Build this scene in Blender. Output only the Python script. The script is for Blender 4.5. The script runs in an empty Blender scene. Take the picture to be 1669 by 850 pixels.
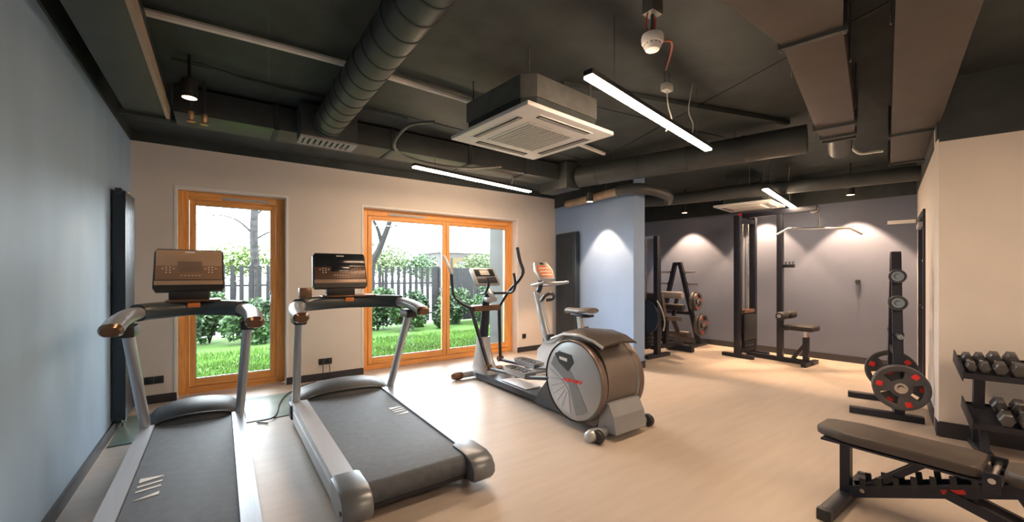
import bpy, bmesh, math, random
from mathutils import Vector, Matrix
random.seed(7)
R = math.radians
S = bpy.context.scene
COL = S.collection

# ------------------------------------------------------------------ camera, sky, exposure
YAW = 35.5
cam_d = bpy.data.cameras.new('camera')
cam_d.sensor_width = 36.0
cam_d.lens = 36.0 * 667 / 1669
cam_d.shift_y = 20 / 1669
cam_d.clip_start = 0.02
cam = bpy.data.objects.new('camera', cam_d)
cam.location = (0, 0, 1.4)
cam.rotation_euler = (R(90), 0, R(-YAW))
COL.objects.link(cam)
S.camera = cam
S.view_settings.view_transform = 'Standard'
S.view_settings.look = 'None'
S.view_settings.gamma = 1.0
S.view_settings.use_curve_mapping = False
S.view_settings.exposure = 0.9
S.cycles.max_bounces = 8
S.cycles.diffuse_bounces = 5
S.cycles.sample_clamp_indirect = 6

w = bpy.data.worlds.new('overcast_sky')
S.world = w
w.use_nodes = True
wn, wl = w.node_tree.nodes, w.node_tree.links
bg = wn['Background']
tc = wn.new('ShaderNodeTexCoord')
nz = wn.new('ShaderNodeTexNoise'); nz.inputs['Scale'].default_value = 2.2; nz.inputs['Detail'].default_value = 5
cr = wn.new('ShaderNodeValToRGB')
cr.color_ramp.elements[0].position = 0.3; cr.color_ramp.elements[0].color = (0.80, 0.90, 1.0, 1)
cr.color_ramp.elements[1].position = 0.75; cr.color_ramp.elements[1].color = (0.97, 0.98, 1.0, 1)
wl.new(tc.outputs['Generated'], nz.inputs['Vector']); wl.new(nz.outputs['Fac'], cr.inputs['Fac'])
wl.new(cr.outputs['Color'], bg.inputs['Color'])
bg.inputs['Strength'].default_value = 10.5

def portal(name, x0, x1, y, z0, z1):
    d = bpy.data.lights.new(name, 'AREA'); d.shape = 'RECTANGLE'; d.size = x1 - x0; d.size_y = z1 - z0
    d.cycles.is_portal = True
    o = bpy.data.objects.new(name, d); o.location = ((x0 + x1) / 2, y, (z0 + z1) / 2)
    o.rotation_euler = (R(-90), 0, 0); COL.objects.link(o)
portal('window_portal', -0.36, 0.66, 6.12, 0.02, 2.3)
portal('window_portal', 1.62, 4.2, 6.12, 0.02, 2.3)

# ------------------------------------------------------------------ materials
MATS = {}
def mat(name, col, rough=0.5, metal=0.0, var=0.08, scale=8.0, bump=0.0, bscale=60.0, stretch=None, emit=None, estr=0.0, coat=0.0):
    if name in MATS: return MATS[name]
    m = bpy.data.materials.new(name); m.use_nodes = True
    n, l = m.node_tree.nodes, m.node_tree.links
    b = n['Principled BSDF']
    b.inputs['Roughness'].default_value = rough
    b.inputs['Metallic'].default_value = metal
    if coat: b.inputs['Coat Weight'].default_value = coat
    t = n.new('ShaderNodeTexCoord'); mp = n.new('ShaderNodeMapping')
    if stretch: mp.inputs['Scale'].default_value = stretch
    l.new(t.outputs['Object'], mp.inputs['Vector'])
    z = n.new('ShaderNodeTexNoise'); z.inputs['Scale'].default_value = scale; z.inputs['Detail'].default_value = 6
    l.new(mp.outputs['Vector'], z.inputs['Vector'])
    r = n.new('ShaderNodeValToRGB')
    r.color_ramp.elements[0].position = 0.3; r.color_ramp.elements[1].position = 0.7
    r.color_ramp.elements[0].color = tuple(c * (1 - var) for c in col) + (1,)
    r.color_ramp.elements[1].color = tuple(min(1, c * (1 + var)) for c in col) + (1,)
    l.new(z.outputs['Fac'], r.inputs['Fac']); l.new(r.outputs['Color'], b.inputs['Base Color'])
    if bump:
        z2 = n.new('ShaderNodeTexNoise'); z2.inputs['Scale'].default_value = bscale; z2.inputs['Detail'].default_value = 4
        l.new(mp.outputs['Vector'], z2.inputs['Vector'])
        bp = n.new('ShaderNodeBump'); bp.inputs['Strength'].default_value = bump; bp.inputs['Distance'].default_value = 0.01
        l.new(z2.outputs['Fac'], bp.inputs['Height']); l.new(bp.outputs['Normal'], b.inputs['Normal'])
    if emit:
        b.inputs['Emission Color'].default_value = (*emit, 1); b.inputs['Emission Strength'].default_value = estr
    MATS[name] = m
    return m

def glass_mat():
    m = bpy.data.materials.new('window_glass'); m.use_nodes = True
    n, l = m.node_tree.nodes, m.node_tree.links
    n.remove(n['Principled BSDF'])
    o = n['Material Output']
    tr = n.new('ShaderNodeBsdfTransparent'); tr.inputs['Color'].default_value = (0.95, 0.97, 0.965, 1)
    gl = n.new('ShaderNodeBsdfGlossy'); gl.inputs['Roughness'].default_value = 0.02
    fr = n.new('ShaderNodeFresnel'); fr.inputs['IOR'].default_value = 1.35
    mx = n.new('ShaderNodeMixShader')
    l.new(fr.outputs[0], mx.inputs[0]); l.new(tr.outputs[0], mx.inputs[1]); l.new(gl.outputs[0], mx.inputs[2])
    l.new(mx.outputs[0], o.inputs['Surface'])
    return m
GLASS = glass_mat()

M_WALLW = mat('warm_white_plaster', (0.73, 0.675, 0.635), 0.85, var=0.03, scale=3, bump=0.05, bscale=150)
M_BLUE = mat('blue_grey_paint', (0.34, 0.49, 0.66), 0.6, var=0.07, scale=2.5, bump=0.06, bscale=120, stretch=(1, 1, 0.25))
M_COLM = mat('mid_blue_paint', (0.25, 0.37, 0.60), 0.65, var=0.05, scale=2.5, bump=0.05, bscale=120)
M_BACK = mat('slate_paint', (0.150, 0.175, 0.250), 0.75, var=0.06, scale=2.5, bump=0.05, bscale=120)
M_CEIL = mat('black_ceiling_paint', (0.034, 0.044, 0.047), 0.7, var=0.25, scale=4, bump=0.25, bscale=25)
M_DUCT = mat('black_duct_paint', (0.048, 0.056, 0.060), 0.45, var=0.15, scale=6)
M_DUCT_LIT = mat('black_duct_warm_lit', (0.075, 0.064, 0.057), 0.55, var=0.12, scale=5)  # black duct paint with warm lamp light put into its tone
M_BASE = mat('black_skirting', (0.035, 0.035, 0.045), 0.5)
M_WOOD = mat('oak_stain', (0.80, 0.36, 0.095), 0.38, var=0.18, scale=6, stretch=(8, 8, 0.6), bump=0.05)
M_WOODH = mat('oak_stain_across', (0.80, 0.36, 0.095), 0.38, var=0.18, scale=6, stretch=(0.6, 8, 8), bump=0.05)
M_WHITE = mat('white_paint', (0.80, 0.80, 0.80), 0.5, var=0.02)
M_SILVER = mat('silver_paint', (0.50, 0.52, 0.55), 0.32, 0.55, var=0.05)
M_SILVER2 = mat('grey_plastic', (0.33, 0.35, 0.38), 0.35, 0.35, var=0.05)
M_RAIL = mat('brushed_rail', (0.46, 0.49, 0.54), 0.38, 0.4, var=0.08, scale=12, stretch=(30, 0.5, 1))
M_STEEL = mat('dark_steel_paint', (0.020, 0.023, 0.036), 0.4, 0.2, var=0.12)
M_BLACK = mat('black_plastic', (0.022, 0.023, 0.026), 0.4, var=0.1)
M_GLOSS = mat('gloss_black', (0.02, 0.025, 0.032), 0.12, var=0.1)
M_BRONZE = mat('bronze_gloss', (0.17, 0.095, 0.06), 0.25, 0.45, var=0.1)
M_BROWN = mat('brown_panel', (0.16, 0.09, 0.065), 0.22, 0.2, var=0.08)
M_RUBBER = mat('belt_rubber', (0.082, 0.095, 0.115), 0.62, var=0.15, scale=20, bump=0.12, bscale=300)
M_VINYL = mat('bench_vinyl', (0.075, 0.062, 0.056), 0.42, var=0.12, bump=0.06, bscale=90)
M_CHROME = mat('chrome', (0.75, 0.73, 0.70), 0.18, 0.95, var=0.03)
M_RED = mat('red_paint', (0.75, 0.03, 0.025), 0.4, var=0.05)
M_ORANGE = mat('orange_plastic', (0.75, 0.22, 0.05), 0.4, var=0.05)
M_LITE = mat('pale_print', (0.80, 0.79, 0.75), 0.5, var=0.02)
M_PLATE = mat('plate_rubber', (0.07, 0.068, 0.075), 0.42, var=0.12)
M_HEX = mat('dumbbell_rubber', (0.075, 0.075, 0.08), 0.28, 0.1, var=0.15)
M_FLOOR_SHEET = mat('grey_green_sheet', (0.20, 0.28, 0.25), 0.35, var=0.15, scale=4)
M_RADI = mat('radiator_enamel', (0.028, 0.042, 0.06), 0.3, 0.2, var=0.05)
M_CONDUIT = mat('white_conduit', (0.80, 0.78, 0.75), 0.5, var=0.06)
M_GALV = mat('galvanised_sheet', (0.16, 0.165, 0.165), 0.45, 0.4, var=0.15, scale=10)
M_GRILLE = mat('grille_grey', (0.42, 0.41, 0.40), 0.6, var=0.05)
M_WARM = mat('warm_led', (1, 0.8, 0.6), 0.5, var=0, emit=(1.0, 0.71, 0.47), estr=60.0)
M_BULB = mat('warm_bulb', (1, 0.8, 0.6), 0.5, var=0, emit=(1.0, 0.55, 0.25), estr=10.0)
M_AMBER = mat('amber_console', (0.55, 0.20, 0.11), 0.35, var=0.2, scale=30)
M_PADB = mat('black_pad', (.024, .022, .025), .65, var=.1)
M_PADG = mat('grey_pad', (0.32, 0.30, 0.30), 0.5, var=0.08)

# ------------------------------------------------------------------ mesh helpers
def empty(name, loc=(0, 0, 0), rz=0.0):
    o = bpy.data.objects.new(name, None); o.location = loc; o.rotation_euler = (0, 0, rz)
    o.empty_display_size = 0.1; COL.objects.link(o); return o
def tag(o, label, cat, group=None):
    o['label'] = label; o['category'] = cat
    if group: o['group'] = group
    return o
def thing(name, label, cat, loc=(0, 0, 0), rz=0.0, group=None):
    return tag(empty(name, loc, rz), label, cat, group)
def struct(o):
    o['kind'] = 'structure'; return o

class MB:
    def __init__(s): s.v = []; s.f = []
    def add(s, vs, fs):
        k = len(s.v); s.v += [tuple(v) for v in vs]; s.f += [tuple(i + k for i in f) for f in fs]; return s
    def box(s, x0, x1, y0, y1, z0, z1, bev=0.0, mtx=None, seg=2):
        if bev <= 0 and mtx is None:
            return s.add([(x0, y0, z0), (x1, y0, z0), (x1, y1, z0), (x0, y1, z0), (x0, y0, z1), (x1, y0, z1), (x1, y1, z1), (x0, y1, z1)],
                         [(0, 3, 2, 1), (4, 5, 6, 7), (0, 1, 5, 4), (1, 2, 6, 5), (2, 3, 7, 6), (3, 0, 4, 7)])
        b = bmesh.new(); bmesh.ops.create_cube(b, size=1)
        for v in b.verts:
            v.co = Vector(((x0 + x1) / 2 + v.co.x * (x1 - x0), (y0 + y1) / 2 + v.co.y * (y1 - y0), (z0 + z1) / 2 + v.co.z * (z1 - z0)))
        if bev > 0: bmesh.ops.bevel(b, geom=list(b.edges), offset=bev, segments=seg, profile=0.6, affect='EDGES')
        if mtx is not None: b.transform(mtx)
        b.verts.index_update()
        s.add([v.co[:] for v in b.verts], [[v.index for v in f.verts] for f in b.faces]); b.free(); return s
    def tube(s, pts, r, n=10, cap=True, closed=False):
        P = [Vector(p) for p in pts]; m = len(P)
        rs = r if isinstance(r, (list, tuple)) else [r] * m
        k0 = len(s.v); up = None
        for i in range(m):
            if closed: t = (P[(i + 1) % m] - P[i - 1]).normalized()
            else: t = (P[min(i + 1, m - 1)] - P[max(i - 1, 0)]).normalized()
            if up is None:
                up = Vector((0, 0, 1)) if abs(t.z) < 0.9 else Vector((1, 0, 0))
            a = t.cross(up).normalized(); up = a.cross(t).normalized()
            for j in range(n):
                q = 2 * math.pi * j / n
                s.v.append(tuple(P[i] + (a * math.cos(q) + up * math.sin(q)) * rs[i]))
        for i in range(m if closed else m - 1):
            A = k0 + i * n; B = k0 + ((i + 1) % m) * n
            for j in range(n):
                s.f.append((A + j, A + (j + 1) % n, B + (j + 1) % n, B + j))
        if cap and not closed:
            s.f.append(tuple(k0 + j for j in range(n))[::-1]); s.f.append(tuple(k0 + (m - 1) * n + j for j in range(n)))
        return s
    def cyl(s, p0, p1, r, r1=None, n=16):
        return s.tube([p0, p1], [r, r if r1 is None else r1], n)
    def bar(s, p0, p1, wd, hd, roll=(0, 0, 1)):
        p0, p1 = Vector(p0), Vector(p1); t = (p1 - p0).normalized(); u = Vector(roll)
        if abs(t.dot(u)) > 0.98: u = Vector((0, 1, 0))
        a = t.cross(u).normalized(); u = a.cross(t).normalized()
        vs = []
        for p in (p0, p1):
            for sa, su in ((-1, -1), (1, -1), (1, 1), (-1, 1)): vs.append(p + a * sa * wd / 2 + u * su * hd / 2)
        return s.add(vs, [(0, 1, 2, 3), (7, 6, 5, 4), (0, 4, 5, 1), (1, 5, 6, 2), (2, 6, 7, 3), (3, 7, 4, 0)])
    def prism(s, poly, axis, lo, hi):
        def mk(u, v, t): return {'x': (t, u, v), 'y': (u, t, v), 'z': (u, v, t)}[axis]
        n = len(poly); vs = [mk(u, v, lo) for u, v in poly] + [mk(u, v, hi) for u, v in poly]
        fs = [tuple(range(n))[::-1], tuple(range(n, 2 * n))] + [(i, (i + 1) % n, n + (i + 1) % n, n + i) for i in range(n)]
        return s.add(vs, fs)
    def lathe(s, prof, c=(0, 0, 0), axis='z', n=24, closed=False):
        c = Vector(c); k0 = len(s.v); m = len(prof)
        for r, h in prof:
            for j in range(n):
                q = 2 * math.pi * j / n; a, b = r * math.cos(q), r * math.sin(q)
                s.v.append(tuple(c + Vector({'x': (h, a, b), 'y': (b, h, a), 'z': (a, b, h)}[axis])))
        for i in range(m if closed else m - 1):
            A, B = k0 + i * n, k0 + ((i + 1) % m) * n
            for j in range(n): s.f.append((A + j, A + (j + 1) % n, B + (j + 1) % n, B + j))
        if not closed:
            if prof[0][0] > 1e-6: s.f.append(tuple(k0 + j for j in range(n))[::-1])
            if prof[-1][0] > 1e-6: s.f.append(tuple(k0 + (m - 1) * n + j for j in range(n)))
        return s
    def ell(s, c, rx, ry, rz, n=14, m=8):
        prof = []
        k0 = len(s.v)
        for i in range(m + 1):
            t = math.pi * i / m - math.pi / 2
            for j in range(n):
                q = 2 * math.pi * j / n
                s.v.append((c[0] + rx * math.cos(t) * math.cos(q), c[1] + ry * math.cos(t) * math.sin(q), c[2] + rz * math.sin(t)))
        for i in range(m):
            for j in range(n):
                A, B = k0 + i * n, k0 + (i + 1) * n
                s.f.append((A + j, A + (j + 1) % n, B + (j + 1) % n, B + j))
        return s
    def loft(s, rings, cap=True):
        n = len(rings[0]); k0 = len(s.v)
        for r_ in rings: s.v += [tuple(p) for p in r_]
        for i in range(len(rings) - 1):
            A, B = k0 + i * n, k0 + (i + 1) * n
            for j in range(n): s.f.append((A + j, A + (j + 1) % n, B + (j + 1) % n, B + j))
        if cap:
            s.f.append(tuple(k0 + j for j in range(n))[::-1]); s.f.append(tuple(k0 + (len(rings) - 1) * n + j for j in range(n)))
        return s
    def xf(s, mtx):
        s.v = [tuple(mtx @ Vector(v)) for v in s.v]; return s
    def mesh(s, name, material, angle=38):
        me = bpy.data.meshes.new(name); me.from_pydata(s.v, [], s.f); me.validate(); me.update()
        b = bmesh.new(); b.from_mesh(me); bmesh.ops.recalc_face_normals(b, faces=list(b.faces)); b.to_mesh(me); b.free()
        me.materials.append(material)
        if angle:
            for p in me.polygons: p.use_smooth = True
            me.set_sharp_from_angle(angle=R(angle))
        return me
    def build(s, name, material, parent=None, angle=38):
        o = bpy.data.objects.new(name, s.mesh(name, material, angle)); COL.objects.link(o)
        if parent is not None: o.parent = parent
        return o

def arc(c, r, a0, a1, n, plane='yz', k=0.0):
    out = []
    for i in range(n + 1):
        q = R(a0 + (a1 - a0) * i / n); u, v = c[0] + r * math.cos(q), c[1] + r * math.sin(q)
        out.append((u, v))
    return out
def smooth_path(pts, n=6):
    P = [Vector(p) for p in pts]; out = []
    for i in range(len(P) - 1):
        p0 = P[max(i - 1, 0)]; p1 = P[i]; p2 = P[i + 1]; p3 = P[min(i + 2, len(P) - 1)]
        for k in range(n):
            t = k / n
            out.append(0.5 * ((2 * p1) + (p2 - p0) * t + (2 * p0 - 5 * p1 + 4 * p2 - p3) * t * t + (3 * p1 - p0 - 3 * p2 + p3) * t ** 3))
    out.append(P[-1]); return out
def copy_tree(o, parent=None):
    c = o.copy(); COL.objects.link(c)
    if parent is not None: c.parent = parent
    for ch in list(o.children): copy_tree(ch, c)
    return c
def rot_about(p, axis, deg):
    return Matrix.Translation(p) @ Matrix.Rotation(R(deg), 4, axis) @ Matrix.Translation(-Vector(p))

# ------------------------------------------------------------------ room shell
CEIL = 3.06
XL, YW = -0.77, 5.83           # left wall, window wall
P_STUB0, P_STUB1 = (4.87, 3.80), (5.16, YW)
P_B0, P_B1 = (7.72, YW), (8.13, 1.40)       # back wall
P_D1 = (5.04, 0.735)                          # outer corner of the door wall
P_R1 = (5.85, -2.0)
YB = -2.0

def floor_covering():
    m = bpy.data.materials.new('pale_plank_vinyl'); m.use_nodes = True
    n, l = m.node_tree.nodes, m.node_tree.links; b = n['Principled BSDF']
    b.inputs['Roughness'].default_value = 0.42
    t = n.new('ShaderNodeTexCoord'); mp = n.new('ShaderNodeMapping'); mp.inputs['Scale'].default_value = (0.8, 6, 1)
    l.new(t.outputs['Object'], mp.inputs['Vector'])
    z = n.new('ShaderNodeTexNoise'); z.inputs['Scale'].default_value = 2.2; z.inputs['Detail'].default_value = 8
    l.new(mp.outputs['Vector'], z.inputs['Vector'])
    r = n.new('ShaderNodeValToRGB'); r.color_ramp.elements[0].position = 0.3; r.color_ramp.elements[1].position = 0.72
    r.color_ramp.elements[0].color = (0.49, 0.415, 0.355, 1); r.color_ramp.elements[1].color = (0.55, 0.47, 0.405, 1)
    l.new(z.outputs['Fac'], r.inputs['Fac']); l.new(r.outputs['Color'], b.inputs['Base Color'])
    return m
fl = MB().prism([(XL - .1, YB - .1), (P_R1[0] + .1, YB - .1), (P_D1[0] + .1, P_D1[1]), (P_B1[0] + .1, P_B1[1] - .1), (P_B0[0] + .1, YW + .36), (XL - .1, YW + .36)], 'z', -0.12, 0.0)
struct(fl.build('floor', floor_covering(), angle=0))
ce = MB().box(XL - .3, 8.6, YB - .3, YW + .4, CEIL, CEIL + 0.2)
CEILING = struct(ce.build('ceiling', M_CEIL, angle=0))

def wall_seg(name, p, q, th, z0, z1, material, holes=()):
    """wall whose inner face runs p->q; thickness goes to the left of p->q. holes: (t0, t1, z0, z1) along the wall"""
    p, q = Vector((*p, 0)), Vector((*q, 0)); d = (q - p); L = d.length; d.normalize(); nrm = Vector((-d.y, d.x, 0))
    m = MB()
    def seg(t0, t1, a, b):
        if t1 - t0 < 1e-4 or b - a < 1e-4: return
        A, B = p + d * t0, p + d * t1; C, D = B + nrm * th, A + nrm * th
        m.add([(*v[:2], a) for v in (A, B, C, D)] + [(*v[:2], b) for v in (A, B, C, D)],
              [(0, 3, 2, 1), (4, 5, 6, 7), (0, 1, 5, 4), (1, 2, 6, 5), (2, 3, 7, 6), (3, 0, 4, 7)])
    t = 0
    for h in sorted(holes):
        seg(t, h[0], z0, z1); seg(h[0], h[1], z0, h[2]); seg(h[0], h[1], h[3], z1); t = h[1]
    seg(t, L, z0, z1)
    return struct(m.build(name, material, angle=0))

W1 = (-0.39, 0.68, 0.0, 2.35); W2 = (1.62, 4.27, 0.0, 2.33)
wall_seg('wall_left', (XL, YB), (XL, YW), 0.2, 0, CEIL, M_BLUE)
wall_seg('wall_window', (XL, YW), P_STUB1, 0.35, 0, CEIL, M_WALLW, [tuple(a - XL for a in W1[:2]) + W1[2:], tuple(a - XL for a in W2[:2]) + W2[2:]])
st = MB().prism([P_STUB0, (5.155, 3.82), (5.45, YW), P_STUB1], 'z', 0, CEIL)
struct(st.build('wall_column', M_COLM, angle=0))
wall_seg('wall_recess', (5.30, YW), (P_B0[0] + .2, YW), 0.35, 0, CEIL, M_BLUE, [(1.74, 2.34, 0.75, 2.2)])
wall_seg('wall_back', P_B0, P_B1, 0.2, 0, CEIL, M_BACK)
dl = math.hypot(P_B1[0] - P_D1[0], P_B1[1] - P_D1[1])
wall_seg('wall_door', P_B1, (P_D1[0] + .05, P_D1[1] + .0108), 0.2, 0, CEIL, M_WALLW, [(0.62, 1.58, 0.0, 2.12)])
wall_seg('wall_right', P_D1, P_R1, 0.2, 0, CEIL, M_WALLW)
wall_seg('wall_behind', P_R1, (XL, YB), 0.2, 0, CEIL, M_WALLW)

# black painted upper band of each wall
def band(name, p, q, th, z0, z1=CEIL, material=M_CEIL):
    p, q = Vector((*p, 0)), Vector((*q, 0)); d = (q - p).normalized(); nrm = Vector((d.y, -d.x, 0))
    A, B = p, q; C, D = q + nrm * th, p + nrm * th
    m = MB().add([(*v[:2], z0) for v in (A, B, C, D)] + [(*v[:2], z1) for v in (A, B, C, D)],
                 [(0, 3, 2, 1), (4, 5, 6, 7), (0, 1, 5, 4), (1, 2, 6, 5), (2, 3, 7, 6), (3, 0, 4, 7)])
    return struct(m.build(name, material, angle=0))
band('trim_1', (XL, YB), (XL, YW), 0.015, 2.80)
band('trim_2', (XL, YW), P_STUB1, 0.015, 2.80)
band('trim_3', P_STUB1, P_STUB0, 0.012, 2.62)
band('trim_4', (5.40, YW), P_B0, 0.012, 2.55)
band('trim_5', P_B0, P_B1, 0.012, 2.53)
band('trim_6', P_B1, P_D1, 0.012, 2.56)
band('trim_7', P_D1, P_R1, 0.012, 2.53)
# ceiling beam along the window wall
struct(MB().box(XL, 5.1, 5.25, YW, 2.90, CEIL).build('trim_8', M_CEIL, angle=0))
# skirting
def skirt(name, p, q, h=0.10): band(name, p, q, 0.014, 0.0, h, M_BASE)
skirt('baseboard_left', (XL, YB), (XL, YW), 0.09)
skirt('baseboard_window', (XL, YW), (W1[0], YW), .09); skirt('baseboard_window', (W1[1], YW), (W2[0], YW), .09); skirt('baseboard_window', (W2[1], YW), P_STUB1, .09)
skirt('baseboard_column', P_STUB1, P_STUB0); skirt('baseboard_column', P_STUB0, (5.155, 3.82))
skirt('baseboard_recess', (5.40, YW), P_B0); skirt('baseboard_back', P_B0, P_B1)
dv = Vector((P_D1[0] - P_B1[0], P_D1[1] - P_B1[1])).normalized()
skirt('baseboard_door', (P_B1[0] + dv.x * 1.65, P_B1[1] + dv.y * 1.65), P_D1, .12); skirt('baseboard_right', P_D1, P_R1, .13)

# windows with oak frames
def window(name, x0, x1, z0, z1, y0, leaves, fw=0.10):
    root = empty(name, (0, 0, 0)); struct(root)
    y1 = y0 + 0.09; e = 0.004
    MB().box(x0 + e, x0 + fw, y0, y1, z0 + .01, z1 - e, .006).build('frame_jamb', M_WOOD, root)
    MB().box(x1 - fw, x1 - e, y0, y1, z0 + .01, z1 - e, .006).build('frame_jamb', M_WOOD, root)
    MB().box(x0 + fw, x1 - fw, y0, y1, z1 - fw, z1 - e, .006).build('frame_head', M_WOODH, root)
    MB().box(x0 + fw, x1 - fw, y0, y1, z0 + .01, z0 + .09, .006).build('frame_sill', M_WOODH, root)
    xs = [x0 + fw] + leaves + [x1 - fw]
    for i in range(len(xs) - 1):
        a, b = xs[i] + .004, xs[i + 1] - .004; sw = 0.055; yy = y0 - 0.012
        zl, zh = z0 + .095, z1 - fw - .004
        s = empty('sash'); s.parent = root
        MB().box(a, a + sw, yy, yy + .075, zl, zh, .005).build('sash_stile', M_WOOD, s)
        MB().box(b - sw, b, yy, yy + .075, zl, zh, .005).build('sash_stile', M_WOOD, s)
        MB().box(a + sw, b - sw, yy, yy + .075, zh - sw, zh, .005).build('sash_rail', M_WOODH, s)
        MB().box(a + sw, b - sw, yy, yy + .075, zl, zl + sw + .03, .005).build('sash_rail', M_WOODH, s)
        MB().box(a + sw, b - sw, yy + .03, yy + .042, zl + sw + .03, zh - sw).build('glass_pane', GLASS, s, angle=0)
        bead = MB()
        for (p, q) in (((a + sw, zl + sw + .03), (a + sw + .008, zh - sw)), ((b - sw - .008, zl + sw + .03), (b - sw, zh - sw)),
                       ((a + sw, zh - sw - .008), (b - sw, zh - sw)), ((a + sw, zl + sw + .03), (b - sw, zl + sw + .038))):
            bead.box(p[0], q[0], yy + .012, yy + .03, p[1], q[1])
        bead.build('glazing_bead', M_SILVER, s)
    return root
w1 = window('window_1', W1[0], W1[1], 0.0, 2.35, 5.98, [])
w2 = window('window_2', W2[0], W2[1], 0.0, 2.33, 5.98, [2.96])
def handle(root, x, y, z):
    MB().box(x - .016, x + .016, y - .012, y, z - .04, z + .04, .004).tube([(x, y - .01, z), (x, y - .05, z), (x - .005, y - .055, z - .11)], .009, 8).build('window_handle', M_SILVER, root)
handle(w1, 0.52, 5.965, 1.13); handle(w2, 2.86, 5.965, 1.13)
MB().box(0.02, 0.5, 5.965, 5.98, 2.27, 2.305, .004).build('trickle_vent', M_GRILLE, w1)
MB().box(2.02, 2.6, 5.965, 5.98, 2.25, 2.285, .004).build('trickle_vent', M_GRILLE, w2)
w3 = window('window_3', 7.05, 7.63, 0.76, 2.19, 5.98, [], 0.13)
# pale plaster reveals
for nm, W in (('trim_9', W1), ('trim_10', W2)):
    m = MB(); x0, x1, _, zt = W
    m.box(x0 - .022, x0 + .003, YW - .006, 5.978, 0, zt + .02); m.box(x1 - .003, x1 + .022, YW - .006, 5.978, 0, zt + .02); m.box(x0 + .003, x1 - .003, YW - .006, 5.978, zt - .003, zt + .022)
    struct(m.build(nm, M_WHITE, angle=0))

# door in the skewed wall by the right corner
ang_d = math.atan2(dv.y, dv.x)
dr = struct(empty('door_1', (P_B1[0], P_B1[1], 0), ang_d))
# local x runs along the wall toward the camera, +y is away from the room? inner face is at y=0, room side is -(-y)
MB().box(.60, .66, -.02, .10, 0, 2.14).box(1.54, 1.60, -.02, .10, 0, 2.14).box(.66, 1.54, -.02, .10, 2.07, 2.14).build('door_frame', M_STEEL, dr)
MB().box(.67, 1.53, .03, .075, .01, 2.06, .004).build('door_leaf', M_GRILLE, dr)
MB().box(.76, 1.44, .022, .03, .25, 1.95).build('door_glass', mat('dark_glass', (.10, .11, .12), .1, var=.05), dr)
MB().tube([(1.47, .03, 1.02), (1.47, -.03, 1.02), (1.36, -.03, 1.02)], .01, 8).box(1.44, 1.50, .018, .03, .92, 1.1, .004).build('door_handle', M_BLACK, dr)
for z in (0.95, 1.55): MB().box(.74, 1.46, .012, .022, z, z + .025).build('door_rail', M_SILVER, dr)
MB().box(.80, 1.30, -.045, .0, 1.96, 2.02, .005).build('door_closer', M_SILVER, dr)

# ------------------------------------------------------------------ ceiling services
def ring_bands(p0, p1, r, step, wd=0.008, lift=0.004):
    p0, p1 = Vector(p0), Vector(p1); L = (p1 - p0).length; d = (p1 - p0).normalized(); out = []
    t = step / 2
    while t < L:
        out.append((p0 + d * (t - wd), p0 + d * (t + wd))); t += step
    return out
# spiral duct over the treadmills
sd = thing('spiral_duct', 'long round black spiral duct running over the treadmills to the window side', 'duct')
MB().cyl((.86, -1.9, 2.86), (.86, 4.30, 2.86), .135, n=28).build('duct_pipe', M_DUCT, sd)
for a, b in ring_bands((.86, -.1, 2.86), (.86, 4.30, 2.86), .135, .19):
    MB().cyl(a, b, .1385, n=28).build('seam', M_CEIL, sd)
MB().cyl((.86, 4.24, 2.86), (.86, 4.30, 2.86), .145, n=28).build('collar', M_DUCT, sd)
for y in (.6, 2.6): MB().box(.85, .87, y - .01, y + .01, 2.99, CEIL).build('hanger', M_DUCT, sd)
pl = thing('supply_grille_box', 'black box with a light grey louvred grille under the round duct end', 'air vent')
MB().box(.62, 1.14, 4.30, 4.56, 2.715, 3.02, .004).build('plenum_box', M_DUCT, pl)
MB().box(.62, 1.14, 4.30, 4.33, 2.695, 2.715).box(.62, 1.14, 4.53, 4.56, 2.695, 2.715).box(.62, .65, 4.33, 4.53, 2.695, 2.715).box(1.11, 1.14, 4.33, 4.53, 2.695, 2.715).build('grille_frame', M_GRILLE, pl)
for i in range(9):
    x = .675 + i * .0515
    MB().box(x - .004, x + .022, 4.33, 4.53, 2.700, 2.704, mtx=rot_about((x, 4.4, 2.702), 'Y', 25)).build('louvre', M_GRILLE, pl)
# flat duct across, parallel to the window wall
cd = thing('flat_duct', 'long flat black duct running parallel to the windows', 'duct')
MB().box(-.33, 4.12, 4.575, 4.98, 2.80, 3.03, .004).build('duct_run', M_DUCT, cd)
for x in (.45, 1.6, 2.6, 3.5): MB().box(x - .02, x + .02, 4.565, 4.99, 2.79, 3.04).build('flange', M_CEIL, cd)
MB().box(4.12, 4.40, 4.40, 5.02, 2.66, 3.04, .004).build('junction_box', M_DUCT, cd)
# flat duct above the left wall
ld = thing('wall_side_duct', 'flat black duct with a lower edge painted as lit, hung along the left wall', 'duct')
MB().box(-.63, -.37, -1.9, 4.50, 2.715, 2.98, .003).build('duct_run', M_DUCT, ld)
MB().box(-.37, -.345, -1.9, 4.50, 2.70, 2.80).build('painted_lit_edge', mat('lit_edge_beige', (.40, .31, .23), .5), ld)  # warm light along the duct's edge, put into a beige strip
MB().box(-.66, -.34, 4.50, 4.53, 2.69, 3.0).build('end_flange', M_CEIL, ld)
for y in (.4, 2.2, 3.8): MB().box(-.51, -.49, y - .01, y + .01, 2.98, CEIL).build('hanger', M_DUCT, ld)
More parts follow.
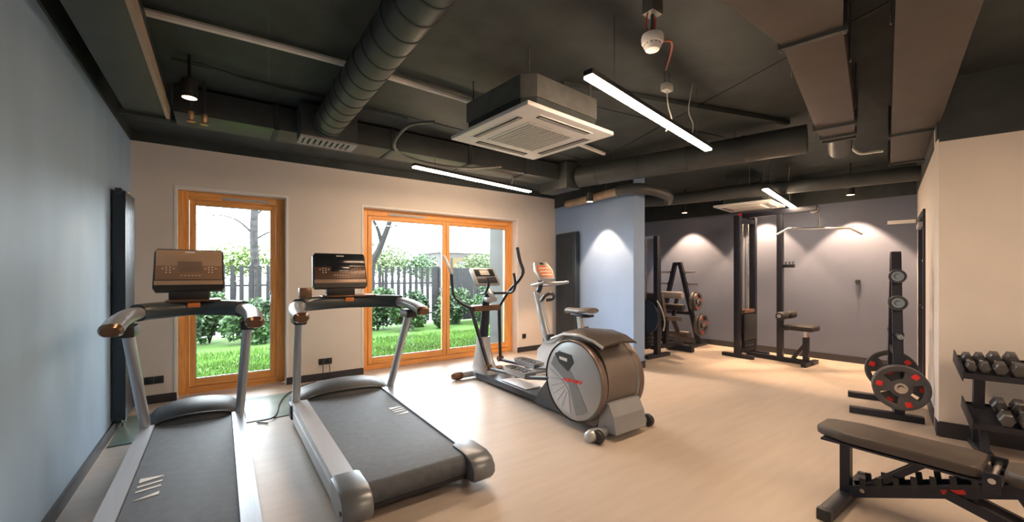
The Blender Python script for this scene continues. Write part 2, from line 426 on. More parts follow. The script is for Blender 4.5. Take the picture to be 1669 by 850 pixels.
# rectangular ducts on the right, running along the door wall
def rect_duct(name, label, p0, p1, wd, z0, z1, flanges, tip=None):
    d = Vector((p1[0] - p0[0], p1[1] - p0[1])); L = d.length; rz = math.atan2(d.y, d.x)
    t = thing(name, label, 'duct', (p0[0], p0[1], 0), rz)
    MB().box(0, L, -wd / 2, wd / 2, z0, z1, .003).build('duct_run', M_DUCT_LIT, t)
    for x in flanges:
        MB().box(x - .018, x + .018, -wd / 2 - .02, wd / 2 + .02, z0 - .02, z1 + .005).build('flange', M_DUCT, t)
        for s_ in (-1, 1):
            MB().cyl((x, s_ * (wd / 2 + .008), z0 - .032), (x, s_ * (wd / 2 + .008), z0 - .018), .008, n=6).build('bolt', M_GALV, t)
    for x in (L * .25, L * .75):
        for s_ in (-1, 1): MB().cyl((x, s_ * (wd / 2 + .015), z0), (x, s_ * (wd / 2 + .015), CEIL), .005, n=6).build('hanger_rod', M_GALV, t)
    return t, L
t, L = rect_duct('rectangular_duct', 'wide rectangular black duct painted as warmly lit, nearest the right wall', (1.65, .16), (6.62, 1.22), .31, 2.70, 2.97, (.2, 3.62, 4.95))
t, L = rect_duct('rectangular_duct', 'rectangular black duct painted as warmly lit, with an angled elbow beside the smoke detector', (2.66, .88), (4.52, 1.31), .27, 2.70, 2.97, (.0, 1.80))
MB().loft([[(L, -.135, 2.70), (L, .135, 2.70), (L, .135, 2.97), (L, -.135, 2.97)], [(L + .3, -.12, 2.72), (L + .3, .12, 2.72), (L + .3, .12, 2.97), (L + .3, -.12, 2.97)]]).build('reducer', M_DUCT_LIT, t, angle=0)
MB().box(L + .3, L + .33, -.14, .14, 2.70, 2.98).box(L + .44, L + .47, -.13, .13, 2.70, 2.98).build('flange', M_DUCT, t)
MB().box(L + .33, L + .44, -.12, .12, 2.72, 2.97).build('duct_neck', M_DUCT_LIT, t)
MB().cyl((L + .46, 0, 2.82), (L + 1.05, .02, 2.76), .105, n=20).build('round_spur', M_DUCT, t)
e0 = [(0, -.135), (-.10, -.30), (-.75, .05), (-.62, .32), (0, .135)]
MB().prism([(0.0, .135), (0.0, -.135), (-.28, -.15), (-.9, -.2), (-.9, .35), (-.555, .262)], 'z', 2.70, 2.97).build('elbow', M_DUCT_LIT, t, angle=0)

# round ducts and pipes further back
rp = thing('round_duct', 'thick round black duct crossing behind the strip light', 'duct')
MB().cyl((4.36, 4.385, 2.83), (5.085, 1.72, 2.83), .15, n=26).build('duct_pipe', M_DUCT, rp)
for a, b in ring_bands((4.36, 4.385, 2.83), (5.085, 1.72, 2.83), .15, .62, .012): MB().cyl(a, b, .157, n=26).build('coupling', M_DUCT, rp)
for k in (.2, .75): 
    p = Vector((4.36, 4.385, 2.83)).lerp(Vector((5.085, 1.72, 2.83)), k); MB().cyl(p + Vector((0, 0, .14)), (p.x, p.y, CEIL), .006, n=6).build('hanger_rod', M_GALV, rp)
rp = thing('round_pipe', 'long low black pipe above the pulldown machine ending at the door wall', 'pipe')
MB().cyl((6.25, 4.25, 2.66), (7.17, 1.19, 2.66), .095, n=22).build('pipe_run', M_DUCT, rp)
MB().cyl((6.95, 1.92, 2.66), (6.97, 1.86, 2.66), .102, n=22).build('coupling', M_DUCT, rp)
MB().cyl((6.62, 3.0, 2.74), (6.62, 3.0, CEIL), .006, n=6).build('hanger_rod', M_GALV, rp)
MB().tube(smooth_path([(6.25, 4.25, 2.66), (6.05, 4.7, 2.68), (5.7, 5.2, 2.7)]), .095, 18).build('pipe_bend', M_DUCT, rp)
ip = thing('insulated_pipe', 'bent insulated pipe with a pale wrap around the top of the blue wall end', 'pipe')
MB().tube(smooth_path([(4.92, 5.25, 2.60), (4.84, 4.6, 2.60), (4.75, 3.98, 2.60)], 8), .06, 14).build('pipe_wrap', mat('tan_wrap', (.36, .27, .19), .6, var=.2), ip)
MB().tube(smooth_path([(4.75, 3.98, 2.60), (4.78, 3.72, 2.60), (4.98, 3.64, 2.60), (5.5, 3.68, 2.58), (5.85, 3.9, 2.56)], 8), .075, 14).build('pipe_bend', M_DUCT, ip)
MB().cyl((4.79, 4.25, 2.66), (4.79, 4.25, CEIL), .006, n=6).box(4.775, 4.805, 4.19, 4.31, 2.65, 2.665).build('pipe_hanger', M_GALV, ip)
ip = thing('thin_pipe', 'thin black pipe running just below the beam above the windows', 'pipe')
MB().cyl((-.72, 5.12, 2.86), (4.3, 5.12, 2.86), .028, n=12).build('pipe_run', M_DUCT, ip)
for x in (.3, 2.4, 3.9): MB().box(x - .015, x + .015, 5.105, 5.135, 2.88, CEIL).build('pipe_clip', M_GALV, ip)

# ceiling board joints
def joint(p, q):
    m = MB().bar((p[0], p[1], CEIL - .003), (q[0], q[1], CEIL - .003), .012, .006); return m
for p, q in (((-.3, 4.12), (4.4, 4.25)), ((2.6, 2.9), (6.6, 2.35)), ((.2, 2.4), (.34, 4.1)), ((3.3, .6), (4.4, 3.8)), ((4.9, -1.0), (5.6, 1.0)), ((3.9, -1.8), (6.4, .3))):
    joint(p, q).build('ceiling_joint', M_STEEL, CEILING, angle=0)

# white conduits on the slab
def conduit(label, pts, r=.016, m=M_CONDUIT, name='conduit', n=5):
    o = MB().tube(smooth_path(pts, n), r, 8).build(name, m); tag(o, label, 'conduit'); return o
zc = CEIL - .036
conduit('white conduit across the ceiling from the left wall past the round duct', [(-.75, 3.42, zc), (-.43, 3.40, zc), (.2, 3.36, zc), (.82, 3.34, zc), (1.4, 3.36, zc), (2.05, 3.40, zc), (3.2, 3.62, zc), (4.25, 3.80, zc)], .025)
conduit('thin white cable bowing below the thick round duct towards the right ducts', [(4.98, 3.62, zc - .05), (5.05, 3.30, zc - .20), (5.15, 3.0, zc - .22), (5.25, 2.5, zc - .16), (5.31, 2.2, zc - .14), (5.33, 2.05, zc - .12)], .015, name='cable')
conduit('short white cranked conduit above the long low pipe', [(5.85, 1.62, 2.86), (5.88, 1.56, 2.86), (5.90, 1.53, 2.80), (5.93, 1.48, 2.76), (5.97, 1.37, 2.76), (6.0, 1.31, 2.76)], .018)
conduit('thin dark conduit crossing the ceiling to the left spotlight', [(-.3, 4.02, zc), (-.1, 4.0, zc), (.35, 4.10, zc), (1.6, 4.14, zc)], .010, M_CEIL)
conduit('red and grey wire leading from the smoke detector to the junction box', [(2.21, 1.53, 2.83), (2.38, 1.56, 2.90), (2.62, 1.72, 2.97), (2.86, 1.92, 3.0)], .006, mat('copper_red', (.42, .12, .08), .5), name='wire')
conduit('grey hose looping out from the corner of the large ceiling cassette', [(1.45, 3.15, 2.66), (1.35, 3.5, 2.70), (1.38, 3.9, 2.62), (1.75, 4.2, 2.62), (2.4, 4.4, 2.68), (3.0, 4.45, 2.8)], .014, M_GALV, name='hose')
jb = thing('junction_box', 'small white ceiling junction box with a hanging cable', 'junction box', (3.02, 2.02, 2.94))
MB().box(-.045, .045, -.03, .03, -.03, .03, .005).build('box_body', M_CONDUIT, jb)
MB().cyl((-.03, 0, .03), (-.03, 0, .12), .004, n=6).cyl((.03, 0, .03), (.03, 0, .12), .004, n=6).build('hanger_rod', M_GALV, jb)
MB().tube(smooth_path([(0, 0, -.03), (.02, .0, -.15), (.10, .02, -.25), (.06, .05, -.335)]), .006, 6).build('drop_cable', M_CONDUIT, jb)
lb = tag(MB().bar((2.4, 2.62, 3.028), (5.0, 1.87, 3.028), .05, .04).build('cable_tray', M_CEIL), 'narrow black tray crossing the ceiling by the junction box', 'cable tray')

# smoke detector
sm = thing('smoke_detector', 'round white smoke detector hanging from the black ceiling', 'smoke detector', (2.14, 1.53, 2.80))
MB().lathe([(.062, .045), (.066, .03), (.064, .0), (.058, -.008)], n=28).build('detector_base', M_WHITE, sm)
MB().lathe([(.052, -.008), (.052, -.022), (.040, -.045), (.022, -.05), (0, -.05)], n=28).build('detector_head', M_WHITE, sm)
for i in range(12):
    q = 2 * math.pi * i / 12
    MB().box(.046, .053, -.006, .006, -.021, -.011, mtx=Matrix.Rotation(q, 4, 'Z')).build('vent_slot', M_GRILLE, sm)
MB().cyl((0, 0, .045), (0, 0, .26), .012, n=8).box(-.05, .05, -.04, .04, .17, .26, .008).build('mounting_box', M_GALV, sm)
for s_ in (-.03, .025): MB().tube(smooth_path([(s_, 0, .045), (s_ * 1.6, .01, .1), (s_ * 1.3, 0, .18)]), .004, 6).build('red_wire', M_RED, sm)

# sprinkler fittings near the left spotlight
for k, (x, y, lab) in enumerate(((-.20, 4.40, 'brass sprinkler head left of its twin below the left spotlight'), (-.11, 4.43, 'brass sprinkler head right of its twin below the left spotlight'))):
    s_ = thing('sprinkler', lab, 'sprinkler', (x, y, 2.72), 0, 'sprinkler heads by the left spotlight')
    MB().cyl((0, 0, .03), (0, 0, .34), .012, n=8).build('drop_pipe', M_DUCT, s_)
    MB().lathe([(.022, .05), (.022, .0), (.014, -.02), (.02, -.03), (.03, -.034), (.03, -.038)], n=14).build('sprinkler_head', mat('brass', (.55, .36, .22), .3, .8), s_)

# cassette air conditioners
def cassette(label, cx, cy, z, side, rz, body_h, rods=True):
    t = thing('ceiling_cassette', label, 'air conditioner', (cx, cy, z), rz, 'ceiling cassette air conditioners')
    h = side / 2; b = h * .87
    MB().box(-h, h, -h, h, 0, .035, .012).build('panel', M_WHITE, t)
    c_ = b * .20
    octo = [(-b + c_, -b), (b - c_, -b), (b, -b + c_), (b, b - c_), (b - c_, b), (-b + c_, b), (-b, b - c_), (-b, -b + c_)]
    MB().prism(octo, 'z', .12, body_h).build('body', M_GALV, t, angle=0)
    o2 = [(x * .97, y * .97) for x, y in octo]
    MB().prism(o2, 'z', .035, .12).build('body_skirt', M_CEIL, t, angle=0)
    g = h * .50
    MB().box(-g - .02, g + .02, -g - .02, g + .02, -.008, .0, .003).build('grille_frame', M_WHITE, t)
    gr = MB().box(-g, g, -g, g, -.010, -.007).build('intake_grille', M_GRILLE, t)
    for i in range(13):
        x = -g + (i + .5) * 2 * g / 13
        MB().box(x - .004, x + .004, -g, g, -.014, -.0095).build('grille_slat', M_CONDUIT, gr)
    for k in range(4):
        m = Matrix.Rotation(k * math.pi / 2, 4, 'Z')
        MB().box(-h * .58, h * .58, h * .72, h * .83, -.004, .004, mtx=m).build('outlet_slot', M_BLACK, t)
        MB().box(-h * .56, h * .56, h * .745, h * .79, -.008, -.003, mtx=m).build('outlet_vane', M_GRILLE, t)
        MB().box(-h * .62, h * .62, h * .835, h * .85, -.006, .002, mtx=m).build('outlet_lip', M_WHITE, t)
    if rods:
        for sx in (-1, 1):
            for sy in (-1, 1):
                p = (sx * b * 1.03 if True else 0, sy * b * 1.03)
                MB().cyl((p[0] - sx * .09 * (1), p[1] - sy * .09, .16), (p[0] - sx * .09, p[1] - sy * .09, CEIL - z), .007, n=8).box(p[0] - sx * .09 - .022, p[0] - sx * .09 + .022, p[1] - sy * .09 - .022, p[1] - sy * .09 + .022, .145, .165).build('hanger_rod', M_GALV, t)
    return t
cassette('large white ceiling cassette with square grille in the middle of the room', 2.17, 2.76, 2.56, .99, R(5), .285)
cassette('small far ceiling cassette above the pulldown machine', 7.14, 3.24, 2.49, .84, R(8), .24)

# linear pendant lights
def strip(label, p, q, z, top=CEIL):
    d = Vector((q[0] - p[0], q[1] - p[1])); L = d.length
    t = thing('strip_light', label, 'light', (p[0], p[1], z), math.atan2(d.y, d.x), 'glowing linear strip lights')
    MB().box(0, L, -.031, .031, .012, .045, .003).build('housing', M_BLACK, t)
    MB().box(.006, L - .006, -.030, .030, -.003, .012).build('diffuser', M_WARM, t)
    for x in (L * .15, L * .85): MB().cyl((x, 0, .045), (x, 0, top - z - .003), .003, n=6).build('suspension_wire', M_GALV, t)
    MB().tube(smooth_path([(L * .8, 0, .045), (L * .8 + .04, .01, .16), (L * .8 - .03, .02, min(.26, (top - z) * .7)), (L * .8, .0, top - z - .008)]), .005, 6).build('power_cable', M_CONDUIT, t)
    return t
strip('warm strip light hanging above the windows', (1.78, 4.42), (3.74, 4.78), 2.60, 2.79)
strip('bright warm strip light nearest the camera beside the ceiling cassette', (1.77, 1.71), (3.76, 2.07), 2.56)
strip('short-looking warm strip light far back above the pulldown machine', (5.6, 2.35), (7.62, 2.755), 2.455)
strip('warm strip light behind the camera towards the right wall', (2.0, -1.05), (4.0, -.75), 2.56)

# surface spotlights
def spot(label, x, y, z, power=26, size=80, top=CEIL, col=(1.0, .64, .38)):
    t = thing('spotlight', label, 'spotlight', (x, y, z), 0, 'cylindrical ceiling spotlights')
    MB().lathe([(.052, .0), (.052, .13), (.046, .135), (0, .135)], n=22).build('can', M_BLACK, t)
    MB().lathe([(.050, .0), (.052, -.004), (.044, -.004), (.040, .012)], n=22).build('trim_ring', M_BLACK, t)
    MB().lathe([(.046, -.001), (.046, -.004), (.0, -.008)], n=22).build('lens', M_BULB, t)
    if top - z > .14: MB().cyl((0, 0, .13), (0, 0, top - z), .012, n=8).build('stem', M_BLACK, t)
    d = bpy.data.lights.new('spot_lamp', 'SPOT'); d.energy = power; d.color = col; d.spot_size = R(size); d.spot_blend = .25; d.shadow_soft_size = .03
    o = bpy.data.objects.new('spot_lamp', d); o.location = (0, 0, -.04); COL.objects.link(o); o.parent = t
    return t
spot('lit spotlight hanging at upper left over the left treadmill', -.19, 3.97, 2.74, 14, 70)
spot('spotlight washing the blue wall end beside the radiator', 4.62, 4.42, 2.50, 95, 84)
spot('far left spotlight washing the back wall behind the plate tree', 7.50, 4.62, 2.60, 150, 86)
spot('spotlight washing the back wall behind the weight tower', 7.69, 3.30, 2.60, 150, 86)
spot('lit far spotlight right of the pulldown bar', 7.74, 2.06, 2.585, 170, 86)

# ------------------------------------------------------------------ wall items
def radiator(label, loc, rz, width, z0, z1, tubes):
    """local x runs along the wall, local -y is the room side"""
    t = thing('radiator', label, 'radiator', loc, rz, 'tall black vertical radiators')
    MB().box(0, width, -.075, -.03, z0, z0 + .05, .006).build('lower_header', M_RADI, t)
    MB().box(0, width, -.075, -.03, z1 - .05, z1, .006).build('upper_header', M_RADI, t)
    p = width / tubes
    for i in range(tubes):
        MB().box(i * p + p * .1, (i + 1) * p - p * .1, -.10, -.012, z0 + .02, z1 - .02, min(.009, p * .2)).build('radiator_tube', M_RADI, t)
    for z in (z0 + .25, z1 - .25): MB().box(width * .3, width * .7, -.012, -.001, z, z + .04).build('bracket', M_BLACK, t)
    MB().cyl((width * .5, -.053, .0), (width * .5, -.053, z0 + .01), .011, n=10).box(width * .5 - .02, width * .5 + .02, -.075, -.03, .04, .09, .005).build('valve', M_CHROME, t)
    MB().cyl((width * .9, -.06, z1), (width * .9, -.06, z1 + .02), .01, n=8).build('bleed_cap', M_CHROME, t)
    return t
radiator('tall black radiator on the left wall behind the left treadmill', (XL, 4.86, 0), R(90), .47, .10, 2.14, 7)
# local -y must face the room: rotate so that it does
rs = math.atan2(P_STUB0[1] - P_STUB1[1], P_STUB0[0] - P_STUB1[0])
fs = Vector((P_STUB0[0] - P_STUB1[0], P_STUB0[1] - P_STUB1[1])).normalized()
radiator('tall black ribbed radiator on the blue wall end behind the exercise bike', (P_STUB1[0] + fs.x * .17, P_STUB1[1] + fs.y * .17, 0), rs, .62, .10, 2.12, 11)

def socket(label, x, z, gangs, plugs=False):
    t = thing('wall_socket', label, 'socket', (x, YW, z), 0, 'black wall sockets')
    for g in range(gangs):
        a = g * .082
        MB().box(a, a + .08, -.012, -.0005, -.04, .04, .004).build('face_plate', M_BLACK, t)
        MB().lathe([(.026, -.0125), (.024, -.0135), (.0, -.0135)], c=(a + .04, 0, 0), axis='y', n=16).build('socket_well', M_STEEL, t)
        if plugs:
            MB().cyl((a + .04, -.013, 0), (a + .04, -.05, 0), .018, n=12).build('plug', M_BLACK, t)
            MB().tube(smooth_path([(a + .04, -.05, -.0), (a + .04, -.06, -.06), (a + .045, -.05, -.13), (a + .05, -.07, -z + .006)]), .005, 6).build('plug_cord', M_BLACK, t)
socket('double black wall socket left of the narrow window', -.66, .25, 2)
socket('double black wall socket with plugs between the two windows', 1.05, .24, 2, True)
socket('single black wall socket right of the wide window', 4.38, .28, 1)
hk = thing('wall_hook', 'small black hook on the back wall to the right of the pulldown machine', 'hook', (8.045, 2.05, 1.27))
MB().box(-.02, .012, -.03, .03, -.03, .03, .005).build('hook_plate', M_BLACK, hk); MB().tube([(-.015, 0, -.02), (-.05, 0, -.04), (-.06, 0, -.0)], .008, 8).build('hook_arm', M_BLACK, hk)
sg = thing('wall_sign', 'thin white sign plate sticking out from the door wall near the far corner', 'sign', (7.93, 1.375, 2.13), R(12))
MB().box(-.012, .012, .0, .30, -.025, .025, .003).build('sign_plate', M_WHITE, sg); MB().box(-.03, .03, -.012, .006, -.035, .035, .003).build('sign_mount', M_GALV, sg)

mt = tag(MB().box(-.74, 1.76, 4.56, 5.42, 0.0005, .008, .002).build('floor_covering', M_FLOOR_SHEET), 'thin grey-green sheet on the floor under the fronts of both treadmills', 'mat')  # thin grey-green sheet lying flat on the floor by the windows
tag(MB().tube(smooth_path([(.36, 4.40, .013), (.34, 4.44, .008), (.28, 4.50, .012), (.40, 4.52, .016), (.46, 4.66, .016), (.52, 5.0, .016), (.62, 5.3, .016), (.8, 5.6, .008), (1.0, 5.74, .008)]), .006, 6).build('power_cord', M_BLACK), 'black power cord lying on the floor between the treadmills', 'cord')

# ------------------------------------------------------------------ treadmills
def treadmill(label, cx, y0, W, con_dx=0.0, holder=False):
    """local origin on the floor at the rear centre, +y toward the console"""
    t = thing('treadmill', label, 'treadmill', (cx, y0, 0), 0, 'treadmills in front of the windows')
    w = W / 2; rw = .12 * W / .93; DZ = .205
    # frame under the deck
    MB().prism([(.10, .06), (1.9, .09), (2.28, .06), (2.32, .10), (1.95, .165), (.10, .165)], 'x', -w + .04, w - .04).build('deck_frame', M_STEEL, t, angle=0)
    for s_ in (-1, 1):
        xo, xi = s_ * w, s_ * (w - rw)
        MB().prism([(.16, .075), (.16, DZ - .005), (.18, DZ + .005), (1.92, DZ + .03), (1.95, .10)], 'x', min(xo, xi), max(xo, xi)).build('side_rail', M_RAIL, t, angle=0)
        a, b = min(xo, xo - s_ * .004), max(xo, xo - s_ * .004)
        MB().box(xo - .006, xo + .006, .25, 1.85, .075, .16).build('side_skirt', M_SILVER2, t)
        # rounded rear end cap
        pr = [(.30, .215), (.10, .213), (.03, .19), (-.01, .14), (-.012, .09), (.02, .055), (.12, .05), (.30, .07)]
        cw = rw + .03
        x0, x1 = (xo - s_ * cw, xo + s_ * .012)
        rings = []
        for x, k in ((x0, .93), (x0 + (x1 - x0) * .12, 1.0), (x0 + (x1 - x0) * .85, 1.0), (x1, .9)):
            c = (.15, .13); rings.append([(x, c[0] + (u - c[0]) * k, c[1] + (v - c[1]) * k) for u, v in pr])
        ec = MB().loft(rings).build('end_cap', mat('cap_graphite', (.19, .21, .24), .32, .35, var=.05), t, angle=50)
        MB().loft([[(x1 - s_ * .004, .145 + (u - .145) * .96, .095 + (v - .095) * k) for u, v in ((.29, .13), (.08, .12), (.0, .10), (.02, .06), (.12, .052), (.29, .07))] for k in (1, .98)] ).build('cap_inset', M_BLACK, ec, angle=0)
        MB().cyl((x1 - s_ * .008, .05, .115), (x1 + s_ * .004, .05, .115), .014, n=12).build('cap_bolt', M_BLACK, ec)
        MB().cyl((s_ * (w - .09), .22, .0), (s_ * (w - .09), .22, .075), .03, n=14).build('foot', M_BLACK, t)
    for s_ in (-1, 1): MB().cyl((s_ * (w - .12), 2.1, 0.009), (s_ * (w - .12), 2.1, .08), .03, n=12).build('foot', M_BLACK, t)
    # belt with rolled rear edge
    bw = w - rw - .004
    prof = [(1.98, .222)] + [(y, .198 + (y - .1) * .0105) for y in (1.5, 1.0, .5, .15)] + [(.15 + .068 * math.cos(R(q)), .130 + .068 * math.sin(R(q))) for q in (110, 135, 160, 180, 205, 235, 260)] + [(.3, .075), (1.8, .10)]
    belt = MB().prism([(y, z) for y, z in prof], 'x', -bw, bw).build('running_belt', M_RUBBER, t, angle=50)
    MB().cyl((-bw - .02, .15, .13), (bw + .02, .15, .13), .055, n=20).build('rear_roller', M_STEEL, t)
    # slanted pale print on the belt
    lx = bw * .62; ly = 1.28
    for i, (dw, cut) in enumerate(((.05, 1), (.016, 0), (.016, 0), (.05, -1))):
        y = ly - .16 + i * .047; x = lx + .0
        zz = .1985 + (y - .1) * .0105
        if label.startswith('left'): x = -bw + .03; y = .86 + i * .055; zz = .1985 + (y - .1) * .0105
        k = .022
        if cut == 1: P = [(x, y - .03), (x + .105, y - .012), (x + .105, y + k)]
        elif cut == -1: P = [(x, y), (x + .105, y + k * 1.2), (x + .105, y + k * 1.6), (x + .0, y + .05)]
        else: P = [(x, y), (x + .105, y + k), (x + .105, y + k + .016), (x, y + .016)]
        MB().prism(P, 'z', zz, zz + .0025).build('belt_mark', M_LITE, belt, angle=0)
    # arched motor hood
    rings = []
    for i in range(15):
        u = -1 + 2 * i / 14; x = u * (w - .02)
        top = .215 + .115 * (1 - u * u) ** .6; yb = 1.88 + .05 * u * u
        rings.append([(x, yb, .20), (x, yb + .02, .20 + (top - .20) * .55), (x, yb + .10, top), (x, yb + .28, top + .012), (x, yb + .40, top - .05), (x, yb + .44, .10), (x, yb + .2, .09)])
    hood = MB().loft(rings).build('motor_hood', mat('hood_plastic', (.045, .052, .062), .5, var=.06), t, angle=60)
    MB().tube([( (-1 + 2 * i / 14) * (w - rw), 1.885 + .05 * (-1 + 2 * i / 14) ** 2 - .004, .225 + .055 * (1 - (-1 + 2 * i / 14) ** 2) ** .6) for i in range(15)], .010, 6).build('hood_lip', M_BLACK, hood)
    # leaning posts
    zt = 1.03
    for s_ in (-1, 1):
        xb, xt = s_ * (w - .035), s_ * (w + .005)
        rings = []
        for k in range(9):
            u = k / 8; y = 2.00 - .50 * u; z = .10 + (zt - .10) * u; x = xb + (xt - xb) * u
            rings.append([(x + .033 * math.cos(q), y + .052 * math.sin(q), z) for q in [2 * math.pi * j / 14 for j in range(14)]])
        po = MB().loft(rings).build('post', M_SILVER, t, angle=60)
        MB().box(xb - .05, xb + .05, 1.93, 2.10, .06, .20, .02).build('post_boot', M_STEEL, po)
        MB().box(xt - .05, xt + .05, 1.42, 1.62, zt - .05, zt + .025, .02).build('post_head', M_BLACK, po)
    # handrail arch: two swept arms joined by the console beam
    def sec(c, d, wd, ht):
        c = Vector(c); d = Vector(d).normalized(); a = d.cross(Vector((0, 0, 1))).normalized(); up = a.cross(d)
        return [tuple(c + a * wd * math.cos(q) * abs(math.cos(q)) ** -.35 * (1 if True else 0) * 1.0 + up * ht * math.sin(q)) if abs(math.cos(q)) > .05 else tuple(c + up * ht * math.sin(q)) for q in [2 * math.pi * (j + .5) / 14 for j in range(14)]]
    path = smooth_path([(-w - .03, 1.22, 1.06), (-w - .03, 1.45, 1.095), (-w + .02, 1.68, 1.12), (-w + .20, 1.82, 1.125), (0, 1.86, 1.13), (w - .20, 1.82, 1.125), (w - .02, 1.68, 1.12), (w + .03, 1.45, 1.095), (w + .03, 1.22, 1.06)], 5)
    n = len(path); cut = 10
    def sub(i0, i1, wd, ht):
        rr = []
        for i in range(i0, i1 + 1):
            d = path[min(i + 1, n - 1)] - path[max(i - 1, 0)]; rr.append(sec(path[i], d, wd, ht))
        return MB().loft(rr)
    sub(0, cut, .058, .042).build('arm', M_SILVER2, t, angle=60)
    sub(n - 1 - cut, n - 1, .058, .042).build('arm', M_SILVER2, t, angle=60)
    beam = sub(cut, n - 1 - cut, .06, .062).build('console_beam', mat('beam_plastic', (.035, .05, .06), .35, var=.08), t, angle=60)
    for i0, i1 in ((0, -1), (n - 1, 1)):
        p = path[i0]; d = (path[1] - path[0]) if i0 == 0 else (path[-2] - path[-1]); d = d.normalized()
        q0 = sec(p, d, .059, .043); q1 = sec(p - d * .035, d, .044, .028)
        MB().loft([q0, q1]).build('grip_tip', M_BRONZE, t, angle=60)  # warm light reflected on the grip ends, painted in as bronze
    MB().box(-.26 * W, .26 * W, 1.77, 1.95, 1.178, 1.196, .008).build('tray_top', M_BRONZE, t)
    MB().box(-.04, .04, 1.785, 1.81, 1.135, 1.172, .006).build('stop_button', M_ORANGE, beam)
    # console: neck and tilted face
    cxx = con_dx
    MB().box(cxx - .13, cxx + .13, 1.86, 1.95, 1.185, 1.30, .02).build('console_neck', M_BLACK, t)
    cw = .245 if W > .8 else .225
    tilt = rot_about((cxx, 1.9, 1.27), 'X', -12)
    co = MB()
    rr = []
    for y, k in ((1.855, .97), (1.865, 1.0), (1.915, 1.0), (1.94, .9)):
        poly = []
        for (ux, uz) in ((-1.0, .08), (-.93, .0), (.93, .0), (1.0, .08), (.97, .92), (.90, 1.0), (-.90, 1.0), (-.97, .92)):
            poly.append((cxx + ux * cw * k, y, 1.25 + .17 + (uz - .5) * .34 * k))
        rr.append(poly)
    cn = co.loft(rr).xf(tilt).build('console', M_BLACK, t, angle=30)
    def face(name, x0, x1, z0, z1, m, d=.003, par=cn, lift=0.0):
        return MB().box(cxx + x0 * cw, cxx + x1 * cw, 1.855 - d - lift, 1.857 - lift, 1.25 + z0 * .34, 1.25 + z1 * .34, .0008, mtx=tilt).build(name, m, par)
    BZ = mat('bronze_warm_reflection', (.46, .33, .235), .32, .25, var=.06)  # warm light mirrored in the left console, put into the base colours
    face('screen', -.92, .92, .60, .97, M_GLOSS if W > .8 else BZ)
    face('button_panel', -.93, .93, .27, .60, M_BROWN if W > .8 else mat('bronze_dark_reflection', (.30, .185, .12), .35, .2, var=.06))
    face('display_window', -.34, .34, .47, .70, M_GLOSS if W > .8 else mat('display_warm_reflection', (.20, .15, .12), .2), lift=.0015)
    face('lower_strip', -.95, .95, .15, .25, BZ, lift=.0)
    face('brand_badge', -.14, .14, .90, .935, M_LITE, lift=.002)
    for s_ in (-1, 1):
        for kx, kz in ((.44, .53), (.54, .56), (.54, .50), (.54, .44), (.64, .56), (.64, .50), (.64, .44), (.74, .53)):
            face('key', s_ * kx - .022, s_ * kx + .022, kz - .012, kz + .012, M_LITE, lift=.003)
    for i in range(6): face('key', -.25 + i * .1, -.2 + i * .1, .36, .375, M_LITE, lift=.003)
    if holder:
        MB().box(-.43, -.33, 1.76, 1.86, 1.165, 1.27, .008).build('cup_holder', M_BRONZE, t)
    return t
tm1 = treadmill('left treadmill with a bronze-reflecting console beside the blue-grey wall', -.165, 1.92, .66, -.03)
tm1.scale = (1, 1.17, 1)
treadmill('treadmill with a black console between the two windows', 1.00, 2.26, .93, -.06, True)

# ------------------------------------------------------------------ elliptical trainer (local +y toward its console)
el = thing('elliptical_trainer', 'silver-grey elliptical trainer with a round drive disc and swing arms', 'elliptical', (2.86, 2.35, 0), 0)
MB().box(-.13, .13, .55, 2.30, .035, .105, .01).build('base_frame', M_STEEL, el)
MB().box(-.10, .10, 1.25, 1.75, .105, .118, .004).build('base_cover', M_SILVER, el)
MB().prism([(.50, .03), (1.05, .03), (.98, .16), (.82, .34), (.64, .46), (.50, .46)], 'x', -.14, .14).build('base_rise', mat('teal_black', (.04, .05, .06), .4), el, angle=0)
for y, nm in ((.03, 'rear_stabilizer'), (2.44, 'front_stabilizer')):
    sb = MB().cyl((-.33, y, .055), (.33, y, .055), .042, n=16).build(nm, M_SILVER2, el)
    for s_ in (-1, 1):
        MB().loft([[(s_ * x, y + r_ * math.cos(q), .055 + r_ * .95 * math.sin(q)) for q in [2 * math.pi * j / 14 for j in range(14)]] for x, r_ in ((.26, .050), (.30, .056), (.36, .054), (.40, .040), (.41, .02))]).build('end_cap', M_SILVER if nm[0] == 'r' else M_BRONZE, sb, angle=60)
        if nm[0] == 'r': MB().lathe([(.0, -.022), (.05, -.022), (.056, -.012), (.056, .012), (.05, .022), (.0, .022)], c=(s_ * .33, y - .055, .058), axis='x', n=20).build('wheel', M_BLACK, sb)
